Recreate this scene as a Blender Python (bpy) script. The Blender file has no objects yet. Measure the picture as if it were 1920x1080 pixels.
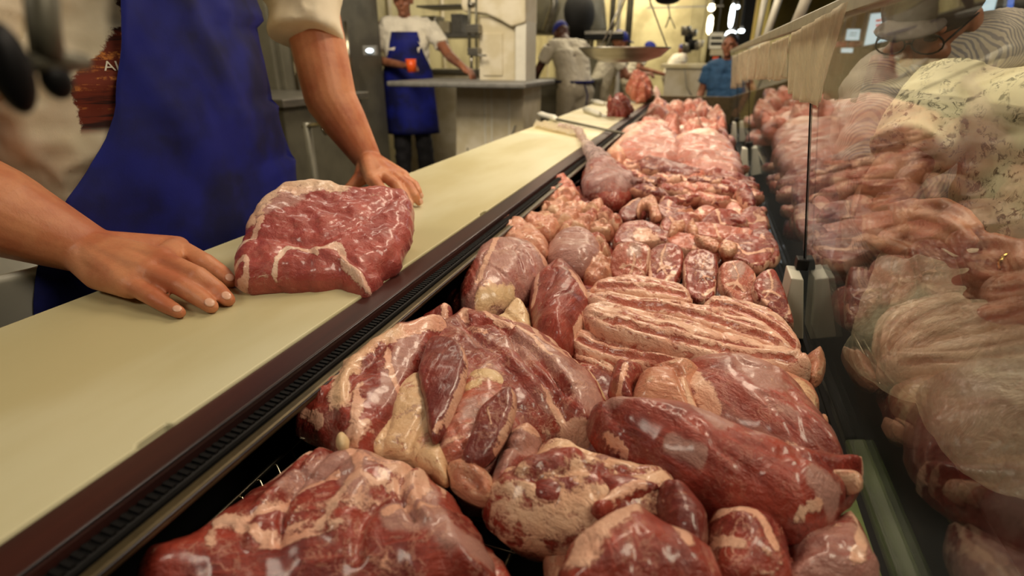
import bpy, bmesh, math, random
import numpy as np
from mathutils import Vector, Matrix
from mathutils.geometry import delaunay_2d_cdt
random.seed(4)
SC = bpy.context.scene
COL = SC.collection

# ---------------------------------------------------------------- camera
F_PX = 1000.0
CAMZ = 1.24
TH = math.atan(428 / F_PX)
PS = math.atan(370 / F_PX * math.cos(TH))
cF = np.array([-math.sin(PS) * math.cos(TH), math.cos(PS) * math.cos(TH), -math.sin(TH)])
cR = np.array([math.cos(PS), math.sin(PS), 0.0])
cU = np.cross(cR, cF)
cC = np.array([0, 0, CAMZ])
cam = bpy.data.cameras.new('camera')
cam.sensor_width = 36.0
cam.lens = F_PX / 1920 * 36.0
cam.clip_start = 0.02
cam.dof.use_dof = True
cam.dof.focus_distance = 0.68
cam.dof.aperture_fstop = 4.0
camo = bpy.data.objects.new('camera', cam)
COL.objects.link(camo)
camo.matrix_world = Matrix(((cR[0], cU[0], -cF[0], 0), (cR[1], cU[1], -cF[1], 0), (cR[2], cU[2], -cF[2], CAMZ), (0, 0, 0, 1)))
SC.camera = camo

# ---------------------------------------------------------------- world, lamps and added fill lights, exposure
SC.view_settings.view_transform = 'Standard'
SC.view_settings.look = 'None'
SC.view_settings.gamma = 1.0
SC.view_settings.use_curve_mapping = False
SC.view_settings.exposure = -0.28
W = bpy.data.worlds.new('hall_air')
SC.world = W
W.use_nodes = True
W.node_tree.nodes['Background'].inputs[0].default_value = (1.0, 0.86, 0.7, 1)
W.node_tree.nodes['Background'].inputs[1].default_value = 0.06


def area(x, y, z, sx, sy, e, col=(1, 0.81, 0.60), rot=(0, 0, 0)):
    l = bpy.data.lights.new('lamp_or_fill_light', 'AREA')
    l.shape = 'RECTANGLE'
    l.size, l.size_y, l.energy, l.color = sx, sy, e, col
    o = bpy.data.objects.new('lamp_or_fill_light', l)
    COL.objects.link(o)
    o.location = (x, y, z)
    o.rotation_euler = rot
    return o


area(-0.02, 1.45, 2.3, 0.3, 0.7, 17)
area(-0.1, 2.9, 2.3, 0.4, 0.9, 10)
area(-0.1, 4.8, 2.3, 0.4, 1.2, 13)
area(-1.1, -.8, 2.5, 0.6, 0.4, 13, (1, 0.88, 0.7), (.25, 0, 0))  # added fill for the butcher's shirt side, no such lamp hangs there
area(-1.5, 2.1, 2.75, 1.0, 0.8, 75, (1, 0.87, 0.68), (.75, 0, 0))  # added light, tilted to brighten the band saw
area(-1.6, 8.0, 2.75, 2.4, 3.0, 130, (1, 0.86, 0.62))
area(-1.6, 13.0, 2.75, 2.4, 3.0, 160, (1, 0.86, 0.62))
area(-0.25, 2.0, 2.3, 0.3, 0.6, 4)  # extra light over the meat, without a lamp body
area(1.2, 0.3, 2.5, 0.7, 0.7, 34, (1, 0.86, 0.66))  # added fill that brightens the customers behind the glass
area(2.5, 9.0, 2.9, 3.0, 3.0, 60, (0.85, 0.9, 1.0))
area(-0.1, 0.75, 2.35, 0.25, 0.25, 1.8)


# ---------------------------------------------------------------- geometry helpers
def P(px, py, x=None, y=None, z=None):
    """the point in the hall seen at a photograph pixel, on one plane of the hall"""
    d = cF + cR * (px - 960) / F_PX + cU * (540 - py) / F_PX
    if z is not None:
        t = (z - cC[2]) / d[2]
    elif x is not None:
        t = x / d[0]
    else:
        t = y / d[1]
    return cC + d * t


def pix(p):
    v = np.asarray(p, float) - cC
    w = v @ cF
    return np.stack([960 + F_PX * (v @ cR) / w, 540 - F_PX * (v @ cU) / w], -1)


def hash2(ix, iy, s):
    n = (ix * 374761393 + iy * 668265263 + s * 1442695041) & 0x7fffffff
    n = ((n ^ (n >> 13)) * 1274126177) & 0x7fffffff
    return ((n ^ (n >> 16)) & 0xffff) / 65535.0


def vnoise(x, y, s=0):
    xi, yi = np.floor(x).astype(np.int64), np.floor(y).astype(np.int64)
    fx, fy = x - xi, y - yi
    fx, fy = fx * fx * (3 - 2 * fx), fy * fy * (3 - 2 * fy)
    a, b = hash2(xi, yi, s), hash2(xi + 1, yi, s)
    c, d = hash2(xi, yi + 1, s), hash2(xi + 1, yi + 1, s)
    return (a * (1 - fx) + b * fx) * (1 - fy) + (c * (1 - fx) + d * fx) * fy


def fbm(x, y, s=0, o=3):
    r, a, t = 0, 1, 0
    for k in range(o):
        r = r + a * vnoise(x * 2 ** k, y * 2 ** k, s + k * 17)
        t += a
        a *= .5
    return r / t - .5


def segdist(p, a, b):
    ab = b - a
    t = np.clip(((p - a) @ ab) / max(ab @ ab, 1e-12), 0, 1)
    return np.linalg.norm(p - (a + t[:, None] * ab), axis=1)


def polydist(p, pts, closed=False):
    pts = np.asarray(pts, float)
    n = len(pts)
    if n == 1:
        return np.linalg.norm(p - pts[0], axis=1)
    d = np.full(len(p), 1e9)
    for i in range(n if closed else n - 1):
        d = np.minimum(d, segdist(p, pts[i], pts[(i + 1) % n]))
    return d


def inside(p, poly):
    x, y = p[:, 0], p[:, 1]
    r = np.zeros(len(p), bool)
    n = len(poly)
    for i in range(n):
        a, b = poly[i], poly[(i + 1) % n]
        if a[1] == b[1]:
            continue
        c = (a[1] > y) != (b[1] > y)
        r ^= c & (x < (b[0] - a[0]) * (y - a[1]) / (b[1] - a[1]) + a[0])
    return r


def crom(pts, n, closed=True):
    pts = np.asarray(pts, float)
    m = len(pts)
    dense = []
    rng = range(m) if closed else range(m - 1)
    for i in rng:
        if closed:
            p0, p1, p2, p3 = pts[i - 1], pts[i], pts[(i + 1) % m], pts[(i + 2) % m]
        else:
            p0, p1, p2, p3 = pts[max(i - 1, 0)], pts[i], pts[i + 1], pts[min(i + 2, m - 1)]
        for t in np.linspace(0, 1, 12, endpoint=False):
            dense.append(.5 * (2 * p1 + (p2 - p0) * t + (2 * p0 - 5 * p1 + 4 * p2 - p3) * t * t + (3 * p1 - p0 - 3 * p2 + p3) * t ** 3))
    dense.append(pts[0] if closed else pts[-1])
    dense = np.array(dense)
    L = np.r_[0, np.cumsum(np.linalg.norm(np.diff(dense, axis=0), axis=1))]
    s = np.linspace(0, L[-1], n, endpoint=not closed)
    return np.stack([np.interp(s, L, dense[:, k]) for k in range(dense.shape[1])], -1)


# ---------------------------------------------------------------- object helpers
def tag(o, label=None, cat=None, group=None, kind=None):
    if label:
        o['label'] = label
    if cat:
        o['category'] = cat
    if group:
        o['group'] = group
    if kind:
        o['kind'] = kind
    return o


def thing(name, label, cat, loc=(0, 0, 0), group=None):
    o = bpy.data.objects.new(name, None)
    o.empty_display_size = .05
    COL.objects.link(o)
    o.location = loc
    o['_l'] = 1
    del o['_l']
    return tag(o, label, cat, group)


def link(name, me, mat, parent=None, smooth=True, bevel=0, loc=None):
    if mat is not None and not me.materials:
        me.materials.append(mat)
    if smooth:
        me.polygons.foreach_set('use_smooth', [True] * len(me.polygons))
    o = bpy.data.objects.new(name, me)
    COL.objects.link(o)
    if loc is not None:
        o.location = loc
    if parent is not None:
        o.parent = parent
        q = parent
        off = Vector((0, 0, 0))
        while q is not None:
            off += q.location
            q = q.parent
        if loc is None:
            o.location = -off
    if bevel:
        b = o.modifiers.new('bevel', 'BEVEL')
        b.width = bevel
        b.segments = 2
        b.limit_method = 'ANGLE'
    return o


class MB:
    def __init__(s):
        s.v, s.f = [], []

    def add(s, vs, fs):
        o = len(s.v)
        s.v += [tuple(map(float, v)) for v in vs]
        s.f += [tuple(i + o for i in f) for f in fs]
        return s

    def box(s, x0, x1, y0, y1, z0, z1, R=None, c=None):
        vs = [(x, y, z) for z in (z0, z1) for y in (y0, y1) for x in (x0, x1)]
        if R is not None:
            c = np.array(c if c is not None else (0, 0, 0))
            vs = [np.array(R) @ np.array(v) + c for v in vs]
        return s.add(vs, [(0, 2, 3, 1), (4, 5, 7, 6), (0, 1, 5, 4), (2, 6, 7, 3), (0, 4, 6, 2), (1, 3, 7, 5)])

    def tube(s, path, r, n=10, caps=True):
        path = np.array(path, float)
        m = len(path)
        rs = r if hasattr(r, '__len__') else [r] * m
        vs, fs = [], []
        up = None
        for i in range(m):
            t = path[min(i + 1, m - 1)] - path[max(i - 1, 0)]
            t = t / (np.linalg.norm(t) + 1e-12)
            if up is None:
                up = np.array([0, 0, 1.0]) if abs(t[2]) < .9 else np.array([1.0, 0, 0])
            a = np.cross(t, up)
            a /= np.linalg.norm(a) + 1e-12
            b = np.cross(a, t)
            up = b
            for k in range(n):
                w = 2 * math.pi * k / n
                vs.append(path[i] + rs[i] * (math.cos(w) * a + math.sin(w) * b))
        for i in range(m - 1):
            for k in range(n):
                fs.append((i * n + k, i * n + (k + 1) % n, (i + 1) * n + (k + 1) % n, (i + 1) * n + k))
        if caps:
            fs.append(tuple(range(n))[::-1])
            fs.append(tuple((m - 1) * n + k for k in range(n)))
        return s.add(vs, fs)

    def lathe(s, prof, c=(0, 0, 0), n=32, a=1, b=1, caps=True):
        vs, fs = [], []
        for r, z in prof:
            for k in range(n):
                w = 2 * math.pi * k / n
                vs.append((c[0] + a * r * math.cos(w), c[1] + b * r * math.sin(w), c[2] + z))
        m = len(prof)
        for i in range(m - 1):
            for k in range(n):
                fs.append((i * n + k, i * n + (k + 1) % n, (i + 1) * n + (k + 1) % n, (i + 1) * n + k))
        if caps:
            fs.append(tuple(range(n))[::-1])
            fs.append(tuple((m - 1) * n + k for k in range(n)))
        return s.add(vs, fs)

    def cap(s, p0, r0, p1, r1, n=22):
        p0, p1 = np.array(p0, float), np.array(p1, float)
        d = p1 - p0
        L = np.linalg.norm(d)
        if L < 1e-6:
            d = np.array([0, 0, 1.])
            L = 1
        d = d / L
        path, rs = [], []
        for k in range(5):
            w = math.pi / 2 * (1 - k / 4)
            path.append(p0 - d * r0 * math.sin(w))
            rs.append(max(r0 * math.cos(w), r0 * .02))
        for k in range(5):
            w = math.pi / 2 * k / 4
            path.append(p1 + d * r1 * math.sin(w))
            rs.append(max(r1 * math.cos(w), r1 * .02))
        return s.tube(path, rs, n)

    def ell(s, c, r, R=None, n=20, m=12):
        vs, fs = [], []
        for i in range(m + 1):
            t = math.pi * i / m
            for k in range(n):
                w = 2 * math.pi * k / n
                v = np.array([r[0] * max(math.sin(t), .01) * math.cos(w), r[1] * max(math.sin(t), .01) * math.sin(w), -r[2] * math.cos(t)])
                if R is not None:
                    v = np.array(R) @ v
                vs.append(v + np.array(c))
        for i in range(m):
            for k in range(n):
                fs.append((i * n + k, i * n + (k + 1) % n, (i + 1) * n + (k + 1) % n, (i + 1) * n + k))
        fs.append(tuple(range(n))[::-1])
        fs.append(tuple(m * n + k for k in range(n)))
        return s.add(vs, fs)

    def mesh(s, name):
        me = bpy.data.meshes.new(name)
        me.from_pydata(s.v, [], s.f)
        me.update()
        return me

    def build(s, name, mat, parent=None, smooth=False, bevel=0, voxel=0, sm=4, disp=None):
        me = s.mesh(name)
        if voxel:
            t = bpy.data.objects.new('tmp', me)
            COL.objects.link(t)
            r = t.modifiers.new('r', 'REMESH')
            r.mode = 'VOXEL'
            r.voxel_size = voxel
            if sm:
                q = t.modifiers.new('s', 'SMOOTH')
                q.iterations = sm
                q.factor = .5
            dg = bpy.context.evaluated_depsgraph_get()
            me2 = bpy.data.meshes.new_from_object(t.evaluated_get(dg))
            bpy.data.objects.remove(t)
            me = me2
            me.name = name
            smooth = True
        if disp is not None:
            co = np.empty(len(me.vertices) * 3)
            me.vertices.foreach_get('co', co)
            no = np.empty(len(me.vertices) * 3)
            me.vertices.foreach_get('normal', no)
            co = co.reshape(-1, 3)
            co = disp(co, no.reshape(-1, 3))
            me.vertices.foreach_set('co', co.reshape(-1))
            me.update()
        return link(name, me, mat, parent, smooth, bevel)


def rotz(a):
    c, s_ = math.cos(a), math.sin(a)
    return np.array([[c, -s_, 0], [s_, c, 0], [0, 0, 1.]])


def rotx(a):
    c, s_ = math.cos(a), math.sin(a)
    return np.array([[1, 0, 0], [0, c, -s_], [0, s_, c]])


def roty(a):
    c, s_ = math.cos(a), math.sin(a)
    return np.array([[c, 0, s_], [0, 1, 0], [-s_, 0, c]])


# ---------------------------------------------------------------- materials
def srgb(r, g, b):
    f = lambda c: (c / 255 / 12.92) if c / 255 <= .04045 else ((c / 255 + .055) / 1.055) ** 2.4
    return (f(r), f(g), f(b), 1)


class NT:
    """small wrapper to write node trees"""
    def __init__(s, name):
        s.m = bpy.data.materials.new(name)
        s.m.use_nodes = True
        s.t = s.m.node_tree
        s.b = s.t.nodes['Principled BSDF']
        s.out = s.t.nodes['Material Output']

    def n(s, ty, **kw):
        nd = s.t.nodes.new(ty)
        for k, v in kw.items():
            if k.startswith('i_'):
                key = k[2:]
                key = int(key) if key.isdigit() else key
                s.set(nd.inputs[key], v)
            else:
                setattr(nd, k, v)
        return nd

    def set(s, inp, v):
        if hasattr(v, 'links') or isinstance(v, bpy.types.NodeSocket):
            s.t.links.new(v, inp)
        else:
            inp.default_value = v

    def math(s, op, a, b=0.0, clamp=False):
        nd = s.n('ShaderNodeMath', operation=op, use_clamp=clamp)
        s.set(nd.inputs[0], a)
        s.set(nd.inputs[1], b)
        return nd.outputs[0]

    def mix(s, f, a, b, mode='MIX'):
        nd = s.n('ShaderNodeMix', data_type='RGBA', blend_type=mode)
        s.set(nd.inputs[0], f)
        s.set(nd.inputs[6], a)
        s.set(nd.inputs[7], b)
        return nd.outputs[2]

    def ramp(s, v, lo, hi):
        nd = s.n('ShaderNodeMapRange', interpolation_type='SMOOTHSTEP')
        s.set(nd.inputs[0], v)
        nd.inputs[1].default_value, nd.inputs[2].default_value = lo, hi
        return nd.outputs[0]

    def noise(s, vec, scale, detail=3, rough=.55, dist=0.0):
        nd = s.n('ShaderNodeTexNoise')
        s.set(nd.inputs['Vector'], vec)
        nd.inputs['Scale'].default_value = scale
        nd.inputs['Detail'].default_value = detail
        nd.inputs['Roughness'].default_value = rough
        nd.inputs['Distortion'].default_value = dist
        return nd.outputs[0]

    def mapping(s, vec, scale=(1, 1, 1), rot=(0, 0, 0)):
        nd = s.n('ShaderNodeMapping')
        s.set(nd.inputs[0], vec)
        nd.inputs['Scale'].default_value = scale
        nd.inputs['Rotation'].default_value = rot
        return nd.outputs[0]

    def bump(s, h, st, dist):
        nd = s.n('ShaderNodeBump')
        s.set(nd.inputs['Height'], h)
        nd.inputs['Strength'].default_value = st
        nd.inputs['Distance'].default_value = dist
        s.t.links.new(nd.outputs[0], s.b.inputs['Normal'])

    def pos(s):
        return s.n('ShaderNodeTexCoord').outputs['Object']

    def base(s, v):
        s.set(s.b.inputs['Base Color'], v)

    def p(s, **kw):
        for k, v in kw.items():
            s.set(s.b.inputs[k.replace('_', ' ')], v)


def plain(name, col, rough=.5, metal=0.0, var=.25, scale=20, bump=0.0, bscale=80, bdist=.002, spec=.5, stretch=None, col2=None):
    t = NT(name)
    v = t.pos()
    vs = t.mapping(v, stretch) if stretch else v
    n1 = t.noise(vs, scale, 4)
    c2 = col2 or tuple(c * (1 - var) for c in col[:3]) + (1,)
    t.base(t.mix(t.ramp(n1, .35, .65), col, c2))
    t.p(Roughness=t.math('ADD', rough - .06, t.math('MULTIPLY', n1, .12)), Metallic=metal)
    t.b.inputs['Specular IOR Level'].default_value = spec
    if bump:
        t.bump(t.noise(vs, bscale, 4), bump, bdist)
    return t.m


def emit(name, col, e):
    t = NT(name)
    t.base(col)
    t.b.inputs['Emission Color'].default_value = col
    t.b.inputs['Emission Strength'].default_value = e
    return t.m


def glass_mat(name, tint=(.93, .97, .95, 1), ior=1.5, rough=0.0, dirt=.0, gain=1.0):
    t = NT(name)
    g = t.n('ShaderNodeNewGeometry')
    i = t.math('ADD', t.math('MULTIPLY', g.outputs['Backfacing'], 1 / ior - ior), ior)
    fr = t.n('ShaderNodeFresnel')
    t.set(fr.inputs[0], i)
    tr = t.n('ShaderNodeBsdfTransparent')
    tr.inputs[0].default_value = tint
    gl = t.n('ShaderNodeBsdfGlossy')
    gl.inputs[0].default_value = (1, 1, 1, 1)
    gl.inputs['Roughness'].default_value = rough
    mx = t.n('ShaderNodeMixShader')
    t.set(mx.inputs[0], t.math('MULTIPLY', fr.outputs[0], gain, True))
    t.t.links.new(tr.outputs[0], mx.inputs[1])
    t.t.links.new(gl.outputs[0], mx.inputs[2])
    last = mx.outputs[0]
    if dirt:
        df = t.n('ShaderNodeBsdfDiffuse')
        df.inputs[0].default_value = (.8, .78, .72, 1)
        nz = t.noise(t.pos(), 9, 4)
        m2 = t.n('ShaderNodeMixShader')
        t.set(m2.inputs[0], t.math('MULTIPLY', t.ramp(nz, .35, .75), dirt))
        t.t.links.new(last, m2.inputs[1])
        t.t.links.new(df.outputs[0], m2.inputs[2])
        last = m2.outputs[0]
    t.t.links.new(last, t.out.inputs[0])
    return t.m


def meat_mat(name, lean, deep, fat, memb=(.45, .23, .19, 1), yel=(.72, .49, .26, 1), rough=.36, streak=1.0):
    t = NT(name)
    a = t.n('ShaderNodeAttribute', attribute_name='paint')
    sp = t.n('ShaderNodeSeparateColor')
    t.t.links.new(a.outputs['Color'], sp.inputs[0])
    g = t.n('ShaderNodeAttribute', attribute_name='grain').outputs['Vector']
    R, G, B, A = sp.outputs[0], sp.outputs[1], sp.outputs[2], a.outputs['Alpha']
    fine = t.noise(g, 320, 4, .6)
    mid = t.noise(g, 70, 4, .6, .6)
    big = t.noise(g, 22, 3, .5)
    st = t.noise(t.mapping(g, (25, 260, 120)), 1.0, 4, .6)
    st2 = t.noise(t.mapping(g, (9, 70, 60)), 1.0, 3, .6, .5)
    lc = t.mix(t.ramp(big, .3, .7), lean, deep)
    lc = t.mix(t.math('MULTIPLY', t.ramp(st, .5, .75), .35 * streak), lc, tuple(min(1, c * 1.9 + .03) for c in lean[:3]) + (1,))
    # marbling: thin pale veins where noise crosses its middle
    v1 = t.math('ABSOLUTE', t.math('SUBTRACT', t.noise(g, 60, 4, .65, .5), .5))
    vein = t.math('SUBTRACT', 1.0, t.ramp(v1, .0, .045))
    vein = t.math('MULTIPLY', vein, t.ramp(t.noise(g, 26, 2), .4, .6))
    vein = t.math('MULTIPLY', vein, A, True)
    fm = t.math('ADD', R, t.math('ADD', t.math('MULTIPLY', t.math('SUBTRACT', mid, .5), 1.7), t.math('ADD', t.math('MULTIPLY', t.math('SUBTRACT', fine, .5), .8), t.math('MULTIPLY', t.math('SUBTRACT', st2, .5), 1.0))))
    pt = t.noise(t.mapping(g, (14, 30, 20)), 1.0, 3, .55, 1.2)
    fm = t.math('ADD', fm, t.math('MULTIPLY', t.ramp(pt, .56, .66), t.math('MULTIPLY', A, .55)))
    fm = t.ramp(fm, .34, .72)
    fm = t.math('MAXIMUM', fm, t.math('MULTIPLY', vein, .55))
    mm = t.math('ADD', G, t.math('MULTIPLY', t.math('SUBTRACT', st2, .5), .9))
    mm = t.math('ADD', mm, t.math('MULTIPLY', t.ramp(t.noise(g, 17, 4, .6, .8), .54, .66), .26))
    mm = t.math('MULTIPLY', t.ramp(mm, .3, .75), .8)
    fc = t.mix(t.ramp(big, .35, .7), fat, tuple(c * k for c, k in zip(fat[:3], (.9, .72, .68))) + (1,))
    fc = t.mix(t.math('MULTIPLY', t.ramp(fine, .5, .75), .3), fc, tuple(c * k for c, k in zip(fat[:3], (.72, .42, .4))) + (1,))
    fc = t.mix(B, fc, yel)
    c = t.mix(mm, lc, memb)
    c = t.mix(fm, c, fc)
    t.base(c)
    rg = t.math('ADD', rough - .08, t.math('MULTIPLY', mid, .2))
    t.p(Roughness=rg)
    t.b.inputs['Specular IOR Level'].default_value = .5
    t.b.inputs['Coat Weight'].default_value = .5
    t.b.inputs['Coat Roughness'].default_value = .16
    h = t.math('ADD', t.math('MULTIPLY', st, .6 * streak), t.math('ADD', t.math('MULTIPLY', mid, 1.3), t.math('MULTIPLY', fine, .35)))
    h = t.math('ADD', h, t.math('MULTIPLY', fm, .3))
    t.bump(h, .8, .0028)
    return t.m


M = {}
M['beef'] = meat_mat('raw_meat', (.34, .048, .028, 1), (.17, .018, .012, 1), (.8, .48, .34, 1))
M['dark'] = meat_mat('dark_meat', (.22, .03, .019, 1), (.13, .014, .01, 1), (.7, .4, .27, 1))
M['pork'] = meat_mat('pale_meat', (.52, .14, .085, 1), (.38, .08, .045, 1), (.82, .5, .36, 1), memb=(.5, .32, .28, 1))
M['skin'] = meat_mat('fatty_skin', (.62, .27, .16, 1), (.5, .17, .1, 1), (.75, .46, .3, 1), memb=(.5, .3, .25, 1))
M['far'] = meat_mat('far_pork', (.58, .2, .14, 1), (.45, .12, .08, 1), (.8, .5, .38, 1), memb=(.52, .32, .29, 1))


# ---------------------------------------------------------------- meat cut builder
NCUT = [0]


def cut(name, label, out, z0, H, mat='beef', tilt=(0, 0), cell=.004, R=None, dome=0.0, paint=(), f=0.0, m=0.0, y=0.0, marb=.5,
        rim=0.0, grain=0.0, amp=.12, nsc=28, Hb=None, group=None, cat='meat', wob=.0, seed=None, parent=None, edge='s', fold=.26):
    """one cut of meat: rounded, creased slab; out = outline seen in the photograph, laid on a plane at height z0"""
    NCUT[0] += 1
    seed = seed or NCUT[0] * 7
    out = np.array(out, float)
    cp = out.mean(0)
    c = P(cp[0], cp[1], z=z0)
    n = rotx(math.radians(tilt[0])) @ roty(math.radians(tilt[1])) @ np.array([0, 0, 1.])
    u = np.cross(np.array([0, 1., 0]), n)
    u /= np.linalg.norm(u)
    v = np.cross(n, u)

    def topl(q):
        d = cF + cR * (q[0] - 960) / F_PX + cU * (540 - q[1]) / F_PX
        t = ((c - cC) @ n) / (d @ n)
        w = cC + d * t - c
        return (w @ u, w @ v)
    loc = np.array([topl(q) for q in out])
    per = np.linalg.norm(np.diff(np.r_[loc, loc[:1]], axis=0), axis=1).sum()
    if edge == 's':
        nb = int(max(28, min(260, per / (cell * 1.15))))
        B = crom(loc, nb)
    else:
        B = loc
    size = math.sqrt(np.ptp(loc[:, 0]) * np.ptp(loc[:, 1]))
    w = wob or size * .022
    B = B + np.stack([fbm(B[:, 0] * 40, B[:, 1] * 40, seed), fbm(B[:, 0] * 40, B[:, 1] * 40, seed + 5)], -1) * w * 2
    x0, y0 = B.min(0)
    x1, y1 = B.max(0)
    gx, gy = np.meshgrid(np.arange(x0, x1, cell), np.arange(y0, y1, cell * .87))
    gx[1::2] += cell / 2
    G = np.stack([gx.ravel(), gy.ravel()], -1)
    G = G[inside(G, B)]
    dG = polydist(G, B, True)
    G = G[dG > cell * .55]
    nb = len(B)
    if len(G) < 2:
        G = B.mean(0)[None] + np.array([[0, 0], [.001, .0007]])
    allp = np.r_[B, G]
    vs, es, fs, ov, oe, of = delaunay_2d_cdt([Vector(p) for p in allp], [(i, (i + 1) % nb) for i in range(nb)], [], 1, 1e-7)
    # map output verts back
    V = np.array([(p[0], p[1]) for p in vs])
    isb = np.array([any(k < nb for k in o) for o in ov])
    d = polydist(V, B, True)
    d[isb] = 0
    R = R or max(H * 1.1, .006)
    prof = np.sqrt(np.clip(1 - (1 - np.clip(d / R, 0, 1)) ** 2, 0, 1))
    h = H * prof
    if dome:
        h = h + dome * np.sqrt(np.clip(d / (d.max() + 1e-9), 0, 1))
    k = np.clip(d / (R * .6), 0, 1)
    h = h + amp * H * 2 * fbm(V[:, 0] * nsc, V[:, 1] * nsc, seed + 3, 3) * (0.3 + .7 * k)
    cg, sg = math.cos(math.radians(grain)), math.sin(math.radians(grain))
    al, ac = V[:, 0] * cg + V[:, 1] * sg, -V[:, 0] * sg + V[:, 1] * cg
    sc_ = .55 / max(size, .05)
    f1 = fbm(al * 3.2 * sc_ + 3, ac * 8 * sc_, seed + 31, 3)
    h = h + H * fold * f1 * (0.25 + .75 * k)
    f2 = fbm(al * 4 * sc_ + 9, ac * 9 * sc_ + 5, seed + 41, 2)
    h = h - H * fold * .38 * np.exp(-(f2 / .016) ** 2) * k
    W3 = c + V[:, :1] * u + V[:, 1:] * v
    px = pix(W3)
    pf = np.full(len(V), float(f))
    pm = np.full(len(V), float(m))
    py_ = np.full(len(V), float(y))
    pa = np.full(len(V), float(marb))
    if rim:
        pf = np.maximum(pf, np.clip(1.4 - d / rim, 0, 1))
    for st in paint:
        kind, wd, pts = st[0], st[1], st[2]
        s_ = st[3] if len(st) > 3 else 1.0
        pts = crom(pts, 24, False) if len(pts) > 2 else pts
        dd = polydist(px, pts)
        dd = dd + wd * .5 * fbm(px[:, 0] / (wd * 1.5 + 6), px[:, 1] / (wd * 1.5 + 6), seed + 9)
        g = np.clip(1.5 - dd / wd, 0, 1)
        gg = np.exp(-(dd / wd) ** 2)
        if kind == 'f':
            pf = np.maximum(pf, g * s_)
        elif kind == 'm':
            pm = np.maximum(pm, g * s_)
        elif kind == 'y':
            pf = np.maximum(pf, g)
            py_ = np.maximum(py_, g * s_)
        elif kind == 'r':
            pf = pf * (1 - g * s_)
            pm = pm * (1 - g * s_)
        elif kind == 'g':
            h = h - gg * s_ * .001
        elif kind == 'h':
            h = h + gg * s_ * .001
    W3 = W3 + h[:, None] * n
    # underside
    Hb = Hb if Hb is not None else H * .7
    cen = B.mean(0)
    din = B - cen
    B2 = cen + din * (1 - min(.35, Hb / (size + 1e-6)))
    bi = {}
    for idx, o in enumerate(ov):
        for kk in o:
            if kk < nb:
                bi[kk] = idx
    low = c + B2[:, :1] * u + B2[:, 1:] * v - n * Hb
    nV = len(V)
    allv = np.r_[W3, low]
    faces = [tuple(q) for q in fs]
    # make sure of upward faces
    q = faces[0]
    a_, b_, c_ = (V[i] for i in q[:3])
    if (b_[0] - a_[0]) * (c_[1] - a_[1]) - (b_[1] - a_[1]) * (c_[0] - a_[0]) < 0:
        faces = [t_[::-1] for t_ in faces]
    area2 = sum(B[i][0] * B[(i + 1) % nb][1] - B[(i + 1) % nb][0] * B[i][1] for i in range(nb))
    for i in range(nb):
        j = (i + 1) % nb
        if i in bi and j in bi:
            fq = (bi[i], nV + i, nV + j, bi[j])
            faces.append(fq if area2 > 0 else fq[::-1])
    bot = tuple(nV + i for i in range(nb))
    faces.append(bot[::-1] if area2 > 0 else bot)
    me = bpy.data.meshes.new(name)
    me.from_pydata([tuple(p - c) for p in allv], [], faces)
    me.update()
    ca = math.cos(math.radians(grain))
    sa = math.sin(math.radians(grain))
    lp = np.r_[V, B2]
    gr = np.stack([lp[:, 0] * ca + lp[:, 1] * sa + seed * .37, -lp[:, 0] * sa + lp[:, 1] * ca, np.r_[h, np.full(nb, -Hb)]], -1)
    at = me.attributes.new('grain', 'FLOAT_VECTOR', 'POINT')
    at.data.foreach_set('vector', gr.reshape(-1))
    ext = lambda q_: np.r_[q_, q_[[bi.get(i, 0) for i in range(nb)]]]
    pc = np.stack([ext(pf), ext(pm), ext(py_), ext(pa)], -1)
    at = me.attributes.new('paint', 'FLOAT_COLOR', 'POINT')
    at.data.foreach_set('color', pc.reshape(-1))
    o = link(name, me, M[mat] if isinstance(mat, str) else mat, parent, True, 0, tuple(c))
    if parent is None:
        tag(o, label, cat, group)
    else:
        q = parent
        off = Vector((0, 0, 0))
        while q is not None:
            off += q.location
            q = q.parent
        o.location = Vector(c) - off
        if label:
            o['label'] = label
    return o

# ---------------------------------------------------------------- more materials
M['board'] = plain('cutting_board_plastic', srgb(208, 202, 166), .36, 0, .1, 5, .06, 60, .001, .5, (1, .35, 1), col2=srgb(192, 182, 138))
M['board2'] = plain('pale_board_plastic', srgb(226, 218, 182), .4, 0, .1, 6, .06, 60, .001, col2=srgb(208, 194, 148))
M['wood'] = plain('stained_wood_edge', srgb(66, 32, 26), .42, 0, .4, 14, .2, 60, .001, .4, (1, .08, 1), col2=srgb(34, 17, 16))
M['black'] = plain('black_plastic', srgb(16, 15, 16), .5, 0, .3, spec=.25)
M['blackwall'] = plain('black_enamel', srgb(13, 12, 12), .6, 0, .3, spec=.25)
M['line'] = plain('grey_trim_edge', srgb(96, 90, 92), .3, .6, .2)
M['olive'] = plain('olive_metal_channel', srgb(96, 84, 60), .35, .55, .3, 30)
M['chrome'] = plain('chrome_wire', srgb(200, 190, 165), .2, 1.0, .1)
M['steel'] = plain('brushed_steel', srgb(150, 146, 136), .33, .85, .25, 7, .05, 50, .001, .5, (1, 1, 6))
M['steeldark'] = plain('dull_steel', srgb(112, 108, 92), .42, .35, .3, 5)
M['white'] = plain('white_enamel', srgb(214, 205, 182), .35, 0, .1, 6, col2=srgb(196, 184, 152))
M['bracket'] = plain('white_plastic', srgb(216, 212, 196), .35, 0, .06)
M['green'] = plain('green_tinted_plastic', srgb(104, 116, 72), .35, 0, .3)
M['glass'] = glass_mat('counter_glass', (.95, .98, .96, 1), 1.5, 0, .02, 0.8)
M['bag'] = glass_mat('thin_plastic_bag', (.93, .9, .88, 1), 1.45, .14, .28, 1.2)
M['fabricwhite'] = plain('white_cotton', srgb(240, 232, 212), .85, 0, .12, 12, .25, 500, .0008, .2)
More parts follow.
